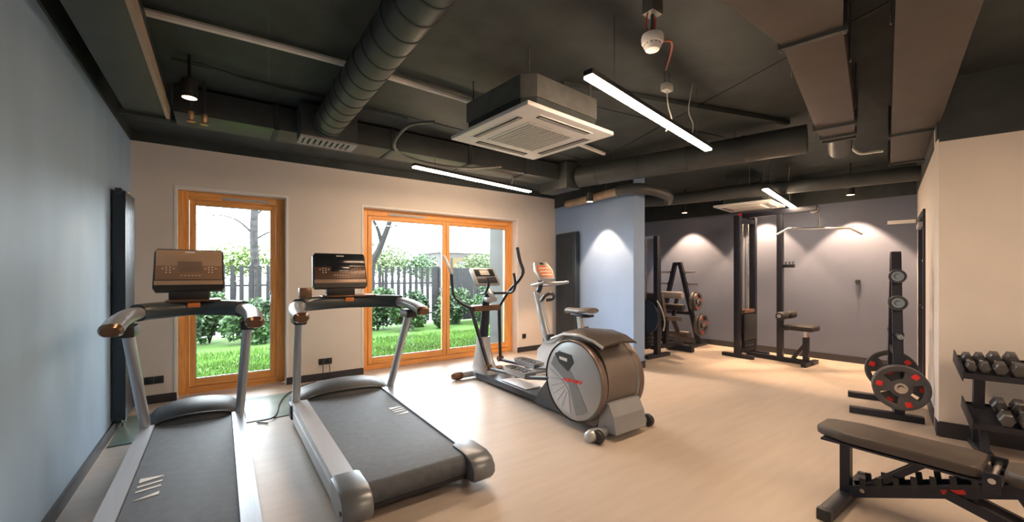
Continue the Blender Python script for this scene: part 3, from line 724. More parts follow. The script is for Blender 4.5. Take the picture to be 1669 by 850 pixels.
# drive discs both sides
DC = (.34, .43)
for s_ in (-1, 1):
    x = s_ * .20
    prof = [(.0, .0), (.30, .0), (.345, .012), (.36, .03), (.36, .075), (.34, .085), (.0, .085)]
    prof = [(r_, s_ * (.085 - h)) for r_, h in prof]
    dk = MB().lathe(prof, c=(x, DC[0], DC[1]), axis='x', n=56).build('drive_disc', M_SILVER2 if False else mat('disc_grey', (.40, .42, .44), .35, .3, var=.04), el, angle=30)
    MB().lathe([(.362, s_ * .012), (.368, s_ * .02), (.368, s_ * .07), (.362, s_ * .078)], c=(x, DC[0], DC[1]), axis='x', n=56, closed=True).build('disc_rim', mat('rim_brown', (.20, .15, .13), .35, .4), dk)
    xf = x + s_ * .086
    def dshape(name, poly, m, th=.003, par=dk):
        lo, hi = (xf, xf + s_ * th) if s_ > 0 else (xf + s_ * th, xf)
        return MB().prism([(DC[0] + u, DC[1] + v) for u, v in poly], 'x', lo, hi).build(name, m, par, angle=0)
    # diagonal band, pale vent segment, dark recess with badge, red lettering stripe
    cs = lambda r_, a: (r_ * math.cos(R(a)), r_ * math.sin(R(a)))
    dshape('disc_band', [cs(.30, 58), cs(.30, 40), cs(.30, 22), cs(.05, -45), cs(.30, -102), cs(.30, -118), cs(.30, -132), cs(.05, 135)], mat('disc_band_grey', (.22, .235, .25), .4, .3), .002)
    vp = dshape('vent_panel', [cs(.10, -20)] + [cs(.295, a) for a in (12, 0, -15, -30, -45, -60, -75, -88)] + [cs(.10, -70)], M_SILVER, .003)
    vp2 = [dshape('vent_rib', [cs(.12, a - 2), cs(.285, a - 1), cs(.285, a + 1), cs(.12, a + 2)], M_SILVER2, .005, vp) for a in (-5, -20, -35, -50, -65)]
    dshape('badge_recess', [(.04, .08), (.16, .14), (.22, .22), (.14, .245), (.0, .235), (-.03, .17)][::1], M_BLACK, .004)
    dshape('badge', [(.05, .165), (.15, .175), (.155, .20), (.05, .195)], M_LITE, .006)
    for i in range(5):
        a = .10 - i * .048; dshape('red_lettering', [(a, -.005 + i * .003 - .012), (a - .036, -.012 - .000 + i * .003), (a - .040, .014 + i * .003), (a - .004, .014 + i * .003)], M_RED, .004)
    # crank and pedal arm
cyc = [(DC[0] + .345 * math.cos(R(q)), DC[1] + .345 * math.sin(R(q))) for q in range(60, 261, 10)]
cyc = [(.10, .10)] + [(DC[0] + .02 + .37 * math.cos(R(q)), DC[1] + .02 + .375 * math.sin(R(q))) for q in range(215, 70, -10)] + [(.55, .80), (.62, .72), (.62, .14), (.50, .05), (.16, .05)]
MB().prism(cyc, 'x', -.185, .185).build('centre_shroud', mat('shroud_brown', (.20, .17, .155), .4, .3, var=.05), el, angle=40)
MB().prism([(.10, .05), (-.10, .06), (-.075, .20), (-.02, .30), (.06, .30)], 'x', -.20, .20).build('tail_cover', M_SILVER2, el, angle=0)
top = []
for x, k in ((-.22, .0), (-.20, .012), (0, .03), (.20, .012), (.22, .0)):
    top.append([(x, y, z + k) for y, z in ((.02, .775), (.12, .82), (.28, .85), (.50, .84), (.68, .77), (.68, .755), (.50, .82), (.28, .83), (.12, .80), (.02, .758))])
tcv = MB().loft(top).build('top_cover', mat('cover_dark', (.055, .046, .042), .42, .1), el, angle=50)
MB().tube([(-.225, .02, .766), (-.228, .12, .808), (-.228, .28, .838), (-.228, .50, .828), (-.225, .68, .762)], .014, 8).build('cover_edge', M_SILVER, tcv)
MB().box(-.06, .06, .55, .80, .50, .70, .02).build('nose', M_SILVER, el)
# pedals on rails
for s_, py_, pz in ((-1, 1.22, .33), (1, 1.62, .30)):
    x = s_ * .22
    pa = MB().tube([(x, .56 if s_ < 0 else .62, DC[1] - .03), (x, py_ - .15, pz - .03), (x, py_ + .62, pz - .08 if s_ < 0 else pz - .06)], .022, 10).tube([(x - .05, .62, .40), (x - .05, py_, pz - .045)], .012, 8).build('pedal_arm', M_STEEL, el)
    out = [(-.075, -.20), (.075, -.20), (.085, -.05), (.08, .16), (.05, .23), (-.05, .23), (-.08, .16), (-.085, -.05)]
    pe = MB().loft([[(x + u * k, py_ + v * k, z) for u, v in out] for z, k in ((pz - .03, .85), (pz, 1.0), (pz + .035, 1.04), (pz + .035, .93), (pz + .008, .90))]).build('pedal', M_SILVER2, el, angle=30)
    for i in range(5): MB().box(x - .06, x + .06, py_ - .15 + i * .07, py_ - .128 + i * .07, pz + .008, pz + .016).build('tread_bar', M_BLACK, pe)
# front shroud and mast
fr = []
for z, y0, y1, wx in ((.03, 1.98, 2.50, .12), (.12, 2.06, 2.50, .12), (.25, 2.16, 2.46, .10), (.40, 2.22, 2.43, .085), (.56, 2.24, 2.40, .075)):
    yc, ry = (y0 + y1) / 2, (y1 - y0) / 2
    fr.append([(wx * math.copysign(abs(math.cos(q)) ** .6, math.cos(q)), yc + ry * math.copysign(abs(math.sin(q)) ** .6, math.sin(q)), z) for q in [2 * math.pi * (j + .5) / 16 for j in range(16)]])
MB().loft(fr).build('front_shroud', M_SILVER, el, angle=50)
MB().tube([(0, 2.32, .54), (0, 2.28, .80), (0, 2.26, 1.02), (0, 2.20, 1.14)], [.065, .058, .05, .04], 16).build('mast', M_STEEL, el)
MB().box(-.20, .20, 2.20, 2.33, .905, .985, .025).build('pivot_housing', M_BRONZE, el)
MB().tube(smooth_path([(0, 2.24, 1.05), (0, 2.13, 1.05), (0, 2.10, 1.10), (0, 2.2, 1.18)]), .035, 10).box(-.07, .07, 2.08, 2.20, 1.03, 1.09, .02).build('bottle_cage', M_SILVER2, el)
# swing arms: left pushed forward, right pulled back
for s_, pts, foot in ((-1, [(-.22, 2.27, .95), (-.30, 2.34, 1.00), (-.36, 2.46, 1.10), (-.37, 2.50, 1.25), (-.39, 2.50, 1.42), (-.40, 2.60, 1.56), (-.41, 2.66, 1.63)], (-.22, 1.84, .26)),
                     (1, [(.22, 2.27, .95), (.27, 2.22, 1.06), (.31, 2.14, 1.18), (.35, 2.00, 1.30), (.37, 1.93, 1.42), (.37, 2.00, 1.56), (.37, 2.06, 1.74)], (.22, 2.24, .25))):
    pp = smooth_path(pts, 5)
    ar = MB().tube(pp, .020, 10).build('swing_arm', M_STEEL, el)
    MB().tube(pp[-12:], .025, 10).build('hand_grip', M_GRILLE if s_ < 0 else M_BLACK, ar)
    MB().tube([(s_ * .22, 2.27, .95), foot], [.026, .022], 10).build('lower_arm', M_STEEL, ar)
    MB().cyl((foot[0] - .035, foot[1], foot[2]), (foot[0] + .035, foot[1], foot[2]), .038, n=14).build('joint', M_BRONZE, ar)
# console and fixed handle
tl = Matrix.Translation((0, .12, .02)) @ rot_about((0, 2.17, 1.30), 'X', -38)
cs_ = MB().box(-.19, .19, 2.12, 2.17, 1.18, 1.46, .02, mtx=tl).build('console', M_SILVER2, el)
for nm, b, m in (('screen', (-.15, .15, 1.31, 1.43), M_GLOSS), ('button_panel', (-.15, .15, 1.20, 1.30), M_STEEL), ('display', (-.07, .07, 1.33, 1.41), M_GRILLE)):
    k = .003 if nm != 'display' else .006
    MB().box(b[0], b[1], 2.12 - k, 2.122, b[2], b[3], .001, mtx=tl).build(nm, m, cs_)
MB().tube(smooth_path([(-.05, 2.2, 1.14), (-.16, 2.10, 1.14), (-.19, 1.96, 1.16), (-.18, 1.90, 1.26), (-.18, 1.92, 1.34)], 5), .017, 9).build('fixed_handle', M_STEEL, el)
MB().tube(smooth_path([(.05, 2.2, 1.14), (.18, 2.10, 1.14), (.22, 1.96, 1.16), (.21, 1.88, 1.26), (.20, 1.90, 1.40)], 5), .017, 9).build('fixed_handle', M_STEEL, el)

# ------------------------------------------------------------------ upright exercise bike behind the elliptical
bk = thing('exercise_bike', 'upright exercise bike with an orange-faced console behind the elliptical trainer', 'exercise bike', (3.72, 3.30, 0), 0)
MB().prism([(.10, .12), (.95, .10), (1.18, .18), (1.18, .33), (1.06, .43), (.85, .48), (.62, .62), (.30, .66), (.18, .58)], 'x', -.09, .09).build('body_shroud', M_SILVER, bk, angle=0)
MB().prism([(.20, .60), (.32, .68), (.62, .645), (.88, .50), (1.05, .46), (1.04, .43), (.84, .47), (.6, .61), (.3, .64)], 'x', -.11, .11).build('shroud_ridge', M_SILVER2, bk, angle=0)
for y, l_ in ((.16, .27), (1.10, .20)):
    MB().cyl((-l_, y, .045), (l_, y, .045), .035, n=14).cyl((-l_ - .05, y, .045), (-l_, y, .045), .044, n=14).cyl((l_, y, .045), (l_ + .05, y, .045), .044, n=14).box(-.04, .04, y - .05, y + .05, .05, .16).build('stabilizer', M_SILVER2, bk)
MB().tube(smooth_path([(0, 1.02, .44), (0, 1.10, .62), (0, 1.20, .88), (0, 1.30, 1.14)], 6), [.068] * 7 + [.062] * 6 + [.055] * 6, 14).build('mast', M_SILVER2, bk)
MB().box(-.06, .06, .98, 1.10, .44, .56, .02).build('mast_boot', M_BLACK, bk)
MB().tube(smooth_path([(0, 1.28, 1.12), (0, 1.22, 1.20), (0, 1.22, 1.30)]), .035, 10).build('console_neck', M_STEEL, bk)
MB().tube(smooth_path([(-.05, 1.14, 1.02), (-.09, 1.06, 1.04), (-.08, 1.02, 1.09), (.0, 1.0, 1.12), (.08, 1.02, 1.09), (.09, 1.06, 1.04), (.05, 1.14, 1.02)], 4), .024, 9).build('sensor_grip', M_STEEL, bk)
tl = rot_about((0, 1.16, 1.40), 'X', -35)
bc = MB().loft([[(x * k, y, z) for x, z in ((-.13, 1.28), (.13, 1.28), (.16, 1.42), (.11, 1.56), (-.11, 1.56), (-.16, 1.42))] for y, k in ((1.11, .96), (1.12, 1), (1.15, 1), (1.17, .85))]).xf(tl).build('console', M_SILVER, bk, angle=30)
MB().prism([(-.115, 1.30), (.115, 1.30), (.135, 1.42), (.10, 1.50), (-.10, 1.50), (-.135, 1.42)], 'y', 1.106, 1.111).xf(tl).build('console_face', M_AMBER, bc, angle=0)
MB().box(-.03, .03, 1.104, 1.111, 1.515, 1.545, .002, mtx=tl).build('console_logo', M_BLACK, bc)
for i in range(3): MB().box(-.09, .09, 1.102, 1.107, 1.33 + i * .055, 1.345 + i * .055, .001, mtx=tl).build('key_row', M_LITE, bc)
MB().tube(smooth_path([(-.05, 1.24, 1.22), (-.17, 1.20, 1.23), (-.22, 1.05, 1.25), (-.23, .92, 1.27), (-.20, .87, 1.28), (-.14, .88, 1.27)], 5), .017, 9).build('handlebar', M_SILVER2, bk)
MB().tube(smooth_path([(.05, 1.24, 1.22), (.17, 1.20, 1.23), (.22, 1.05, 1.25), (.23, .92, 1.27), (.20, .87, 1.28), (.10, .88, 1.27), (-.14, .88, 1.27)], 5), .017, 9).build('handlebar', M_SILVER2, bk)
MB().bar((0, .40, .60), (0, .44, .87), .055, .055, (0, 1, 0)).build('seat_post', M_SILVER, bk)
MB().box(-.03, .03, .26, .58, .85, .885, .008).cyl((-.1, .30, .865), (.1, .30, .865), .018, n=10).build('seat_slider', M_STEEL, bk)
MB().cyl((.03, .41, .70), (.12, .41, .70), .022, n=12).build('adjust_knob', M_BLACK, bk)
sr = []
for y, wx, zt_ in ((.68, .035, .945), (.63, .05, .955), (.52, .06, .955), (.42, .095, .96), (.32, .13, .975), (.25, .13, .98), (.21, .11, .975)):
    sr.append([(wx * math.cos(q), y, zt_ - .04 + (.04 if math.sin(q) > 0 else .03) * math.sin(q)) for q in [2 * math.pi * j / 14 for j in range(14)]])
MB().loft(sr).build('saddle', mat('saddle_grey', (.15, .14, .14), .4), bk, angle=60)
MB().cyl((-.13, .72, .30), (.13, .72, .30), .03, n=12).build('crank_axle', M_STEEL, bk)
for s_ in (-1, 1):
    cp = MB().bar((s_ * .12, .72, .30), (s_ * .12, .72 + s_ * .10, .30 - s_ * .13), .025, .03).build('crank', M_STEEL, bk)
    MB().box(s_ * .13 - (.11 if s_ < 0 else 0), s_ * .13 + (.11 if s_ > 0 else 0), .67 + s_ * .10, .77 + s_ * .10, .285 - s_ * .13, .315 - s_ * .13, .008).build('pedal', M_BLACK, cp)

# ------------------------------------------------------------------ weight plates
def plate_parts(Rr, th, gripped=True, rim=None):
    """mesh list for a plate whose axis is local y; bore radius .026"""
    m = MB(); N = 48
    rs = [.026, .05, Rr * .40, Rr * .76, Rr * .82, Rr * .97, Rr]
    hz = [.50, .50, .34, .34, .5, .5, .36]
    def hole(j, i):
        if not gripped or i != 2: return False
        a = (360 / N * (j + .5)) % 120
        return 30 < a < 90
    idx = {}
    def V(j, i, sgn):
        k = (j % N, i, sgn)
        if k not in idx:
            q = 2 * math.pi * (j % N) / N; idx[k] = len(m.v)
            m.v.append((rs[i] * math.cos(q), sgn * th * hz[i], rs[i] * math.sin(q)))
        return idx[k]
    for j in range(N):
        for i in range(len(rs) - 1):
            if hole(j, i):
                m.f.append((V(j, i, 1), V(j + 1, i, 1), V(j + 1, i, -1), V(j, i, -1)))
                m.f.append((V(j, i + 1, 1), V(j, i + 1, -1), V(j + 1, i + 1, -1), V(j + 1, i + 1, 1)))
                if not hole(j - 1, i): m.f.append((V(j, i, 1), V(j, i, -1), V(j, i + 1, -1), V(j, i + 1, 1)))
                if not hole(j + 1, i): m.f.append((V(j + 1, i, 1), V(j + 1, i + 1, 1), V(j + 1, i + 1, -1), V(j + 1, i, -1)))
                continue
            m.f.append((V(j, i, 1), V(j, i + 1, 1), V(j + 1, i + 1, 1), V(j + 1, i, 1)))
            m.f.append((V(j, i, -1), V(j + 1, i, -1), V(j + 1, i + 1, -1), V(j, i + 1, -1)))
        m.f.append((V(j, 6, 1), V(j, 6, -1), V(j + 1, 6, -1), V(j + 1, 6, 1)))
        m.f.append((V(j, 0, 1), V(j + 1, 0, 1), V(j + 1, 0, -1), V(j, 0, -1)))
    return m
PLATE_CACHE = {}
def plate(label, loc, axis_rz, Rr, th, gripped=True, spin=0, group=None, badges=True, tilt=0):
    t = thing('weight_plate', label, 'weight plate', loc, axis_rz, group)
    t.rotation_euler = (0, R(spin), axis_rz); t.rotation_mode = 'XYZ'
    key = (Rr, th, gripped)
    if key not in PLATE_CACHE:
        PLATE_CACHE[key] = (plate_parts(Rr, th, gripped).mesh('plate_disc', M_PLATE, 40),
                            MB().lathe([(.0265, -th * .53), (.048, -th * .53), (.048, th * .53), (.0265, th * .53)], axis='y', n=24, closed=True).mesh('hub_ring', M_CHROME, 40),
                            MB().box(Rr * .64, Rr * .86, -th * .53, th * .53, -Rr * .11, Rr * .11, .002).mesh('red_badge', M_RED, 30))
    a, b, c = PLATE_CACHE[key]
    for nm, me in (('plate_disc', a), ('hub_ring', b)):
        o = bpy.data.objects.new(nm, me); COL.objects.link(o); o.parent = t
    if badges:
        for k in range(3):
            o = bpy.data.objects.new('red_badge', c); COL.objects.link(o); o.parent = t; o.rotation_euler = (0, R(-120 * k), 0)
    return t

def plate_tree(label, loc, rz, half, H, heights, plen=.20, fy=(-.33, .33)):
    """A-frame in the local x-z plane, pegs along +-x"""
    t = thing('plate_tree', label, 'weight rack', loc, rz, 'A-frame plate trees')
    for s_ in (-1, 1):
        MB().bar((s_ * half, 0, .06), (s_ * .05, 0, H), .07, .075, (0, 1, 0)).build('leg', M_STEEL, t)
        MB().box(s_ * half - .04, s_ * half + .04, fy[0], fy[1], .0, .06, .006).build('foot', M_STEEL, t)
        for h in heights:
            u = (h - .06) / (H - .06); x = s_ * (half + (.05 - half) * u)
            pg = MB().cyl((x, 0, h), (x + s_ * (plen + .04), 0, h), .0235, n=14).build('peg', M_CHROME, t)
            MB().cyl((x + s_ * .038, 0, h), (x + s_ * .048, 0, h), .045, n=16).build('peg_collar', M_STEEL, pg)
    MB().box(-half + .04, half - .04, -.03, .03, .015, .055).build('base_bar', M_STEEL, t)
    u = (.62 - .06) / (H - .06); xx = half + (.05 - half) * u
    MB().box(-xx + .03, xx - .03, -.03, .03, .59, .65).build('cross_bar', M_STEEL, t)
    MB().box(-.085, .085, -.036, .036, H - .04, H + .02, .005).build('apex_cap', M_STEEL, t)
    return t
def peg_x(half, H, h): return half + (.05 - half) * (h - .06) / (H - .06)
# near tree at the right: frame runs toward the camera line
TH, TA = R(16), (5.62, 1.13, 0)
hh, HT = .34, 1.60
hs = (.33, .80, 1.11, 1.37)
plate_tree('black A-frame plate tree seen end-on beside the doorway corner', TA, TH, hh, HT, hs, .20, (-.17, .37))
def on_tree(origin, rz, sgn, half, H, h, off):
    x = sgn * (peg_x(half, H, h) + off); return (origin[0] + x * math.cos(rz), origin[1] + x * math.sin(rz), h)
pr_ = TH + R(90)
G1 = 'plates on the near plate tree'
plate('large dark plate with three red badges in front on the near plate tree', on_tree(TA, TH, -1, hh, HT, .33, .172), pr_, .205, .05, True, -10, G1)
plate('large dark plate wholly overlapped by the front plate on the near plate tree', on_tree(TA, TH, -1, hh, HT, .33, .116), pr_, .205, .05, True, 60, G1)
plate('dark red-badged plate peeking out on the rear side of the near plate tree', on_tree(TA, TH, 1, hh, HT, .33, .12), pr_, .225, .05, True, -20, G1)
plate('small black plate on the topmost peg of the near plate tree', on_tree(TA, TH, -1, hh, HT, 1.37, .09), pr_, .068, .035, False, 0, G1, badges=False)
plate('small black plate on the second peg from the top of the near plate tree', on_tree(TA, TH, -1, hh, HT, 1.11, .09), pr_, .072, .035, False, 0, G1, badges=False)
# far tree by the back wall
TB = (7.45, 4.74, 0); TBR = R(95); hb = .42
plate_tree('black A-frame plate tree against the back wall with plates on one side', TB, TBR, hb, 1.60, (.42, .86, 1.18, 1.42), .22)
G2 = 'plates on the far plate tree'
for h, nm in ((.86, 'upper'), (.42, 'lower')):
    plate('%s dark plate nearest the frame on the far plate tree' % nm, on_tree(TB, TBR, -1, hb, 1.6, h, .116), TBR + R(90), .19 if h > .6 else .22, .05, True, 20, G2)
    plate('%s outer dark plate with red badges on the far plate tree' % nm, on_tree(TB, TBR, -1, hb, 1.6, h, .172), TBR + R(90), .17 if h > .6 else .20, .05, True, 70, G2)

# ------------------------------------------------------------------ lat pulldown machine (local +y from seat toward the weight tower)
lp = thing('lat_pulldown_machine', 'black lat pulldown machine with weight tower, seat and wide bar by the back wall', 'gym machine', (7.30, 2.42, 0), 0)
for x in (-.27, .27):
    MB().box(x - .04, x + .04, .90, 1.00, .06, 2.36, .006).build('tower_upright', M_STEEL, lp)
    MB().box(x - .04, x + .04, .70, 1.20, .0, .06, .008).build('tower_foot', M_STEEL, lp)
for z in (.08, 2.25): MB().box(-.23, .23, .91, .99, z, z + .075).build('tower_cross_member', M_STEEL, lp)
for x in (-.10, .10): MB().cyl((x, .95, .15), (x, .95, 2.25), .012, n=10).build('guide_rod', M_CHROME, lp)
MB().cyl((.0, .95, .80), (0, .95, 2.28), .006, n=8).build('lift_cable', M_BLACK, lp)
for i in range(10):
    MB().box(-.17, .17, .88, 1.02, .17 + i * .055, .218 + i * .055, .004).build('stack_plate', M_STEEL, lp)
MB().box(-.17, .17, .88, 1.02, .73, .79, .006).build('stack_head', M_BRONZE, lp)
MB().box(-.225, .225, .865, .875, .28, .70, .003).build('stack_guard', M_BLACK, lp)
MB().box(-.04, .04, .38, .46, .06, 2.34, .006).build('column', M_STEEL, lp)
MB().box(-.04, .04, -.02, .92, 0.0, .07, .008).build('base_beam', M_STEEL, lp)
MB().box(-.25, .25, -.02, .05, .0, .06, .008).build('front_foot', M_STEEL, lp)
tb = MB().box(-.035, .035, -.08, 1.04, 2.34, 2.42, .006).build('top_beam', M_STEEL, lp)
MB().box(-.045, .045, 1.00, 1.06, 2.345, 2.425, .004).build('beam_end_cap', M_RED, tb)
for y in (-.04, .95):
    MB().lathe([(.0, -.018), (.06, -.018), (.05, 0), (.06, .018), (.0, .018)], c=(0, y, 2.35 if y > 0 else 2.36), axis='x', n=20).build('pulley', M_BLACK, lp)
MB().cyl((0, -.10, 2.36), (0, -.10, 2.08), .005, n=8).cyl((0, -.10, 2.22), (0, -.10, 2.10), .012, n=8).build('pulldown_cable', M_CHROME, lp)
br = Matrix.Translation((0, -.10, 0)) @ Matrix.Rotation(R(-38), 4, 'Z')
MB().tube([(-.62, 0, 1.98), (-.45, 0, 2.07), (.45, 0, 2.07), (.62, 0, 1.98)], .016, 10).xf(br).build('pulldown_bar', M_CHROME, lp)
for s_ in (-1, 1):
    rl = MB().lathe([(.0, s_ * .02), (.05, s_ * .04), (.062, s_ * .06), (.062, s_ * .25), (.05, s_ * .27), (.0, s_ * .27)], c=(0, .33, .74), axis='x', n=20).build('thigh_roller', M_PADB, lp)
    MB().lathe([(.0, s_ * .271), (.03, s_ * .272), (.03, s_ * .276), (.0, s_ * .276)], c=(0, .33, .74), axis='x', n=16).build('roller_cap', M_CHROME, rl)
MB().bar((0, .40, .74), (0, .33, .74), .05, .05).build('roller_bracket', M_STEEL, lp)
MB().box(-.16, .16, -.07, .32, .52, .60, .03, seg=3).build('seat', M_PADB, lp)
MB().box(-.05, .05, .30, .40, .50, .58, .01).build('seat_bracket', M_STEEL, lp)
MB().box(-.035, .035, .03, .10, .06, .42).bar((0, .24, .07), (0, .08, .30), .05, .05).build('seat_stand', M_STEEL, lp)
MB().box(-.025, .025, .04, .09, .42, .52).build('seat_post', M_CHROME, lp)
MB().cyl((.035, .065, .36), (.09, .065, .36), .018, n=10).build('adjust_knob', M_BLACK, lp)
MB().box(-.026, .026, .038, .042, .43, .46).build('red_mark', M_RED, lp)
hkp = MB().box(-.03, .03, .22, .38, 1.49, 1.54, .004).build('handle_hook', M_STEEL, lp)
for y in (.24, .29, .34): MB().tube([(0, y, 1.54), (-.01, y, 1.575), (.03, y, 1.575)], .008, 6).build('hook_peg', M_STEEL, hkp)

# ------------------------------------------------------------------ seated leg machine, half hidden by the wall end
lm = thing('leg_machine', 'dark blue-black seated leg machine half hidden behind the blue wall end', 'gym machine', (5.95, 4.16, 0), 0)
for y in (0, .62):
    MB().box(-.05, .05, y - .04, y + .04, .06, 2.02, .006).build('tower_upright', M_STEEL, lm)
MB().box(-.30, .30, -.05, .03, .0, .06, .008).build('tower_foot', M_STEEL, lm); MB().box(-.30, .30, .60, .68, .0, .06, .008).build('tower_foot', M_STEEL, lm)
MB().box(-.03, .03, .0, .62, 1.98, 2.03, .004).build('top_bar', M_CHROME, lm)
for i in range(8): MB().box(-.10, .10, .14, .50, .12 + i * .06, .172 + i * .06, .004).build('stack_plate', M_STEEL, lm)
for y in (.22, .42): MB().cyl((0, y, .10), (0, y, 1.98), .011, n=8).build('guide_rod', M_CHROME, lm)
cp = [(.0 + .27 * math.cos(R(q)), .66 + .30 * math.sin(R(q))) for q in range(10, 370, 30)]
MB().prism([(u + .18, v) for u, v in cp], 'x', -.10, -.07).build('stack_shield', mat('navy_shield', (.02, .035, .06), .35), lm, angle=0)
MB().box(.05, .95, .10, .18, .10, .17, .006).build('base_beam', M_STEEL, lm)
MB().box(.82, .92, -.12, .40, .0, .10, .008).build('front_foot', M_STEEL, lm)
MB().box(.40, .48, .10, .18, .17, .60).build('seat_column', M_STEEL, lm)
MB().box(.22, .66, -.05, .33, .58, .66, .03, mtx=rot_about((.4, .1, .6), 'Y', 6)).build('seat', M_VINYL, lm)
MB().box(.14, .22, -.05, .33, .66, 1.08, .03, mtx=rot_about((.2, .1, .66), 'Y', -14)).build('backrest', M_VINYL, lm)
MB().bar((.66, .14, .58), (.80, .14, .98), .05, .05).bar((.66, .14, .58), (.84, .14, .30), .05, .05).build('lever_arm', M_STEEL, lm)
MB().lathe([(0, -.20), (.05, -.20), (.06, -.18), (.06, .18), (.05, .20), (0, .20)], c=(.62, .10, .80), axis='y', n=18).build('thigh_pad', M_PADB, lm)
MB().lathe([(0, -.20), (.05, -.20), (.06, -.18), (.06, .18), (.05, .20), (0, .20)], c=(.52, .06, 1.02), axis='y', n=18).build('upper_pad', M_PADG, lm)
MB().lathe([(0, -.20), (.05, -.20), (.06, -.18), (.06, .18), (.05, .20), (0, .20)], c=(.86, .14, .30), axis='y', n=18).build('ankle_pad', M_VINYL, lm)
MB().tube(smooth_path([(-.08, -.05, .95), (-.05, -.12, .80), (.0, -.14, .60), (.02, -.10, .45)]), .012, 8).build('release_handle', M_SILVER, lm)

# ------------------------------------------------------------------ adjustable bench (local +y toward the head end)
bn = thing('weight_bench', 'adjustable black weight bench with a notched ladder bar in the right foreground', 'bench', (3.15, -.035, 0), 0)
def pad(name, y0, y1, w0, w1, z, th, par):
    prof = [(y0, w0 * .86), (y0 + .03, w0), (y1 - .16, w1), (y1 - .03, w1 * .72), (y1, w1 * .52)]
    pts = [(-b, a) for a, b in prof] + [(b, a) for a, b in prof[::-1]]
    c = Vector((0, (y0 + y1) / 2))
    rr = []
    for dz, k in ((-th, .985), (-th + .015, 1.0), (-.02, 1.0), (-.006, .985), (0, .95)):
        rr.append([(u * k, c.y + (v - c.y) * (1 - (1 - k) * .5), z + dz) for u, v in pts])
    return MB().loft(rr).build(name, M_VINYL, par, angle=40)
pad('back_pad', .33, 1.02, .150, .150, .455, .052, bn)
sp = pad('seat_pad', -.30, .262, .155, .15, .455, .06, bn)
MB().box(-.15, .15, .262, .98, .383, .394).build('pad_board', M_STEEL, bn)
MB().box(-.03, .03, .24, .95, .345, .384).build('backrest_beam', M_STEEL, bn)
MB().box(-.028, .028, .87, .92, .06, .345).build('front_post', M_STEEL, bn)
MB().box(-.34, .34, .86, .93, .0, .06, .008).build('front_foot', M_STEEL, bn)
for x in (-.38, .34): MB().box(x, x + .04, .86, .93, .0, .065, .006).build('foot_cap', M_BLACK, bn)
lad0, lad1 = Vector((0, .86, .085)), Vector((0, .22, .36))
lb_ = MB().bar((-.055, .86, .085), (-.055, .22, .36), .012, .065).bar((.055, .86, .085), (.055, .22, .36), .012, .065).bar(lad0, lad1, .10, .02).build('ladder_bar', M_STEEL, bn)
for i in range(8):
    p = lad0.lerp(lad1, .10 + i * .115)
    for s_ in (-1, 1): MB().bar((s_ * .055, p.y, p.z + .015), (s_ * .055, p.y + .008, p.z + .075), .014, .026, (0, 1, 0)).build('ladder_tooth', M_BLACK, lb_)
d_ = (lad1 - lad0).normalized()
p = lad0.lerp(lad1, .60); MB().bar((-.0625, p.y, p.z), (-.0625, p.y - .085, p.z + .0365), .003, .022).build('red_label', M_RED, lb_)
MB().bar((-.035, .80, .12), (-.035, .55, .36), .025, .035).bar((.035, .80, .12), (.035, .55, .36), .025, .035).build('support_strut', M_STEEL, bn)
MB().cyl((-.075, .80, .12), (.075, .80, .12), .012, n=10).build('strut_pin', M_CHROME, bn)
for s_ in (-1, 1):
    MB().bar((s_ * .055, .46, .25), (s_ * .055, -.20, .04), .03, .05).build('rear_leg', M_STEEL, bn)
    MB().bar((s_ * .075, .23, .40), (s_ * .075, .06, .10), .025, .05, (0, 1, 0)).build('seat_upright', M_STEEL, bn)
    MB().box(s_ * .15 - .006, s_ * .15 + .006, .265, .325, .35, .445, .003).build('hinge_plate', M_STEEL, bn)
MB().cyl((-.16, .295, .41), (.16, .295, .41), .014, n=10).build('hinge_axle', M_CHROME, bn)
MB().box(-.03, .03, -.26, .24, .36, .395).build('seat_beam', M_STEEL, bn)
MB().bar((-.0, .06, .10), (0, -.22, .36), .05, .03).build('seat_ladder', M_STEEL, bn)
for i in range(4):
    u = .15 + i * .22; MB().box(-.05, .05, .06 - .28 * u - .012, .06 - .28 * u + .012, .10 + .26 * u + .01, .10 + .26 * u + .06).build('seat_tooth', M_BLACK, bn)
MB().box(-.26, .26, -.26, -.19, .0, .06, .008).build('rear_foot', M_STEEL, bn)

# ------------------------------------------------------------------ dumbbell rack along the right wall (local x along the wall, local +y into the wall)
RZ = math.atan2(-.959, .284)
RO = Vector((P_D1[0], P_D1[1], 0))
rk = thing('dumbbell_rack', 'black two-tier dumbbell rack along the right wall', 'weight rack', RO, RZ)
TIL = 18
def shelf(zc, x0, x1, yc):
    m = rot_about((0, yc, zc), 'X', TIL)
    s_ = MB().box(x0, x1, yc - .15, yc + .15, zc - .004, zc, mtx=m).box(x0, x1, yc - .155, yc - .15, zc - .035, zc + .012, mtx=m).box(x0, x1, yc + .15, yc + .155, zc - .03, zc + .012, mtx=m).build('tier', M_STEEL, rk)
    for x in (x0, x1 - .008): MB().box(x - .004, x + .004, yc - .17, yc + .17, zc - .05, zc + .05, .003, mtx=m).build('tier_end_plate', M_STEEL, s_)
    return s_
Y_T, Z_T, Y_L, Z_L = -.24, .665, -.28, .30
shelf(Z_T, .075, 1.35, Y_T); shelf(Z_L, .115, 1.35, Y_L)
for x in (.195, 1.22):
    MB().bar((x, -.15, .05), (x, -.20, .63), .06, .05).build('upright', M_STEEL, rk)
    MB().box(x - .035, x + .035, -.46, -.03, .0, .05, .008).build('foot', M_STEEL, rk)
    MB().bar((x + .0, -.36, .045), (x + .0, -.29, .285), .045, .045).build('front_brace', M_STEEL, rk)
MB().box(.22, 1.19, -.17, -.13, .10, .15).build('cross_bar', M_STEEL, rk)
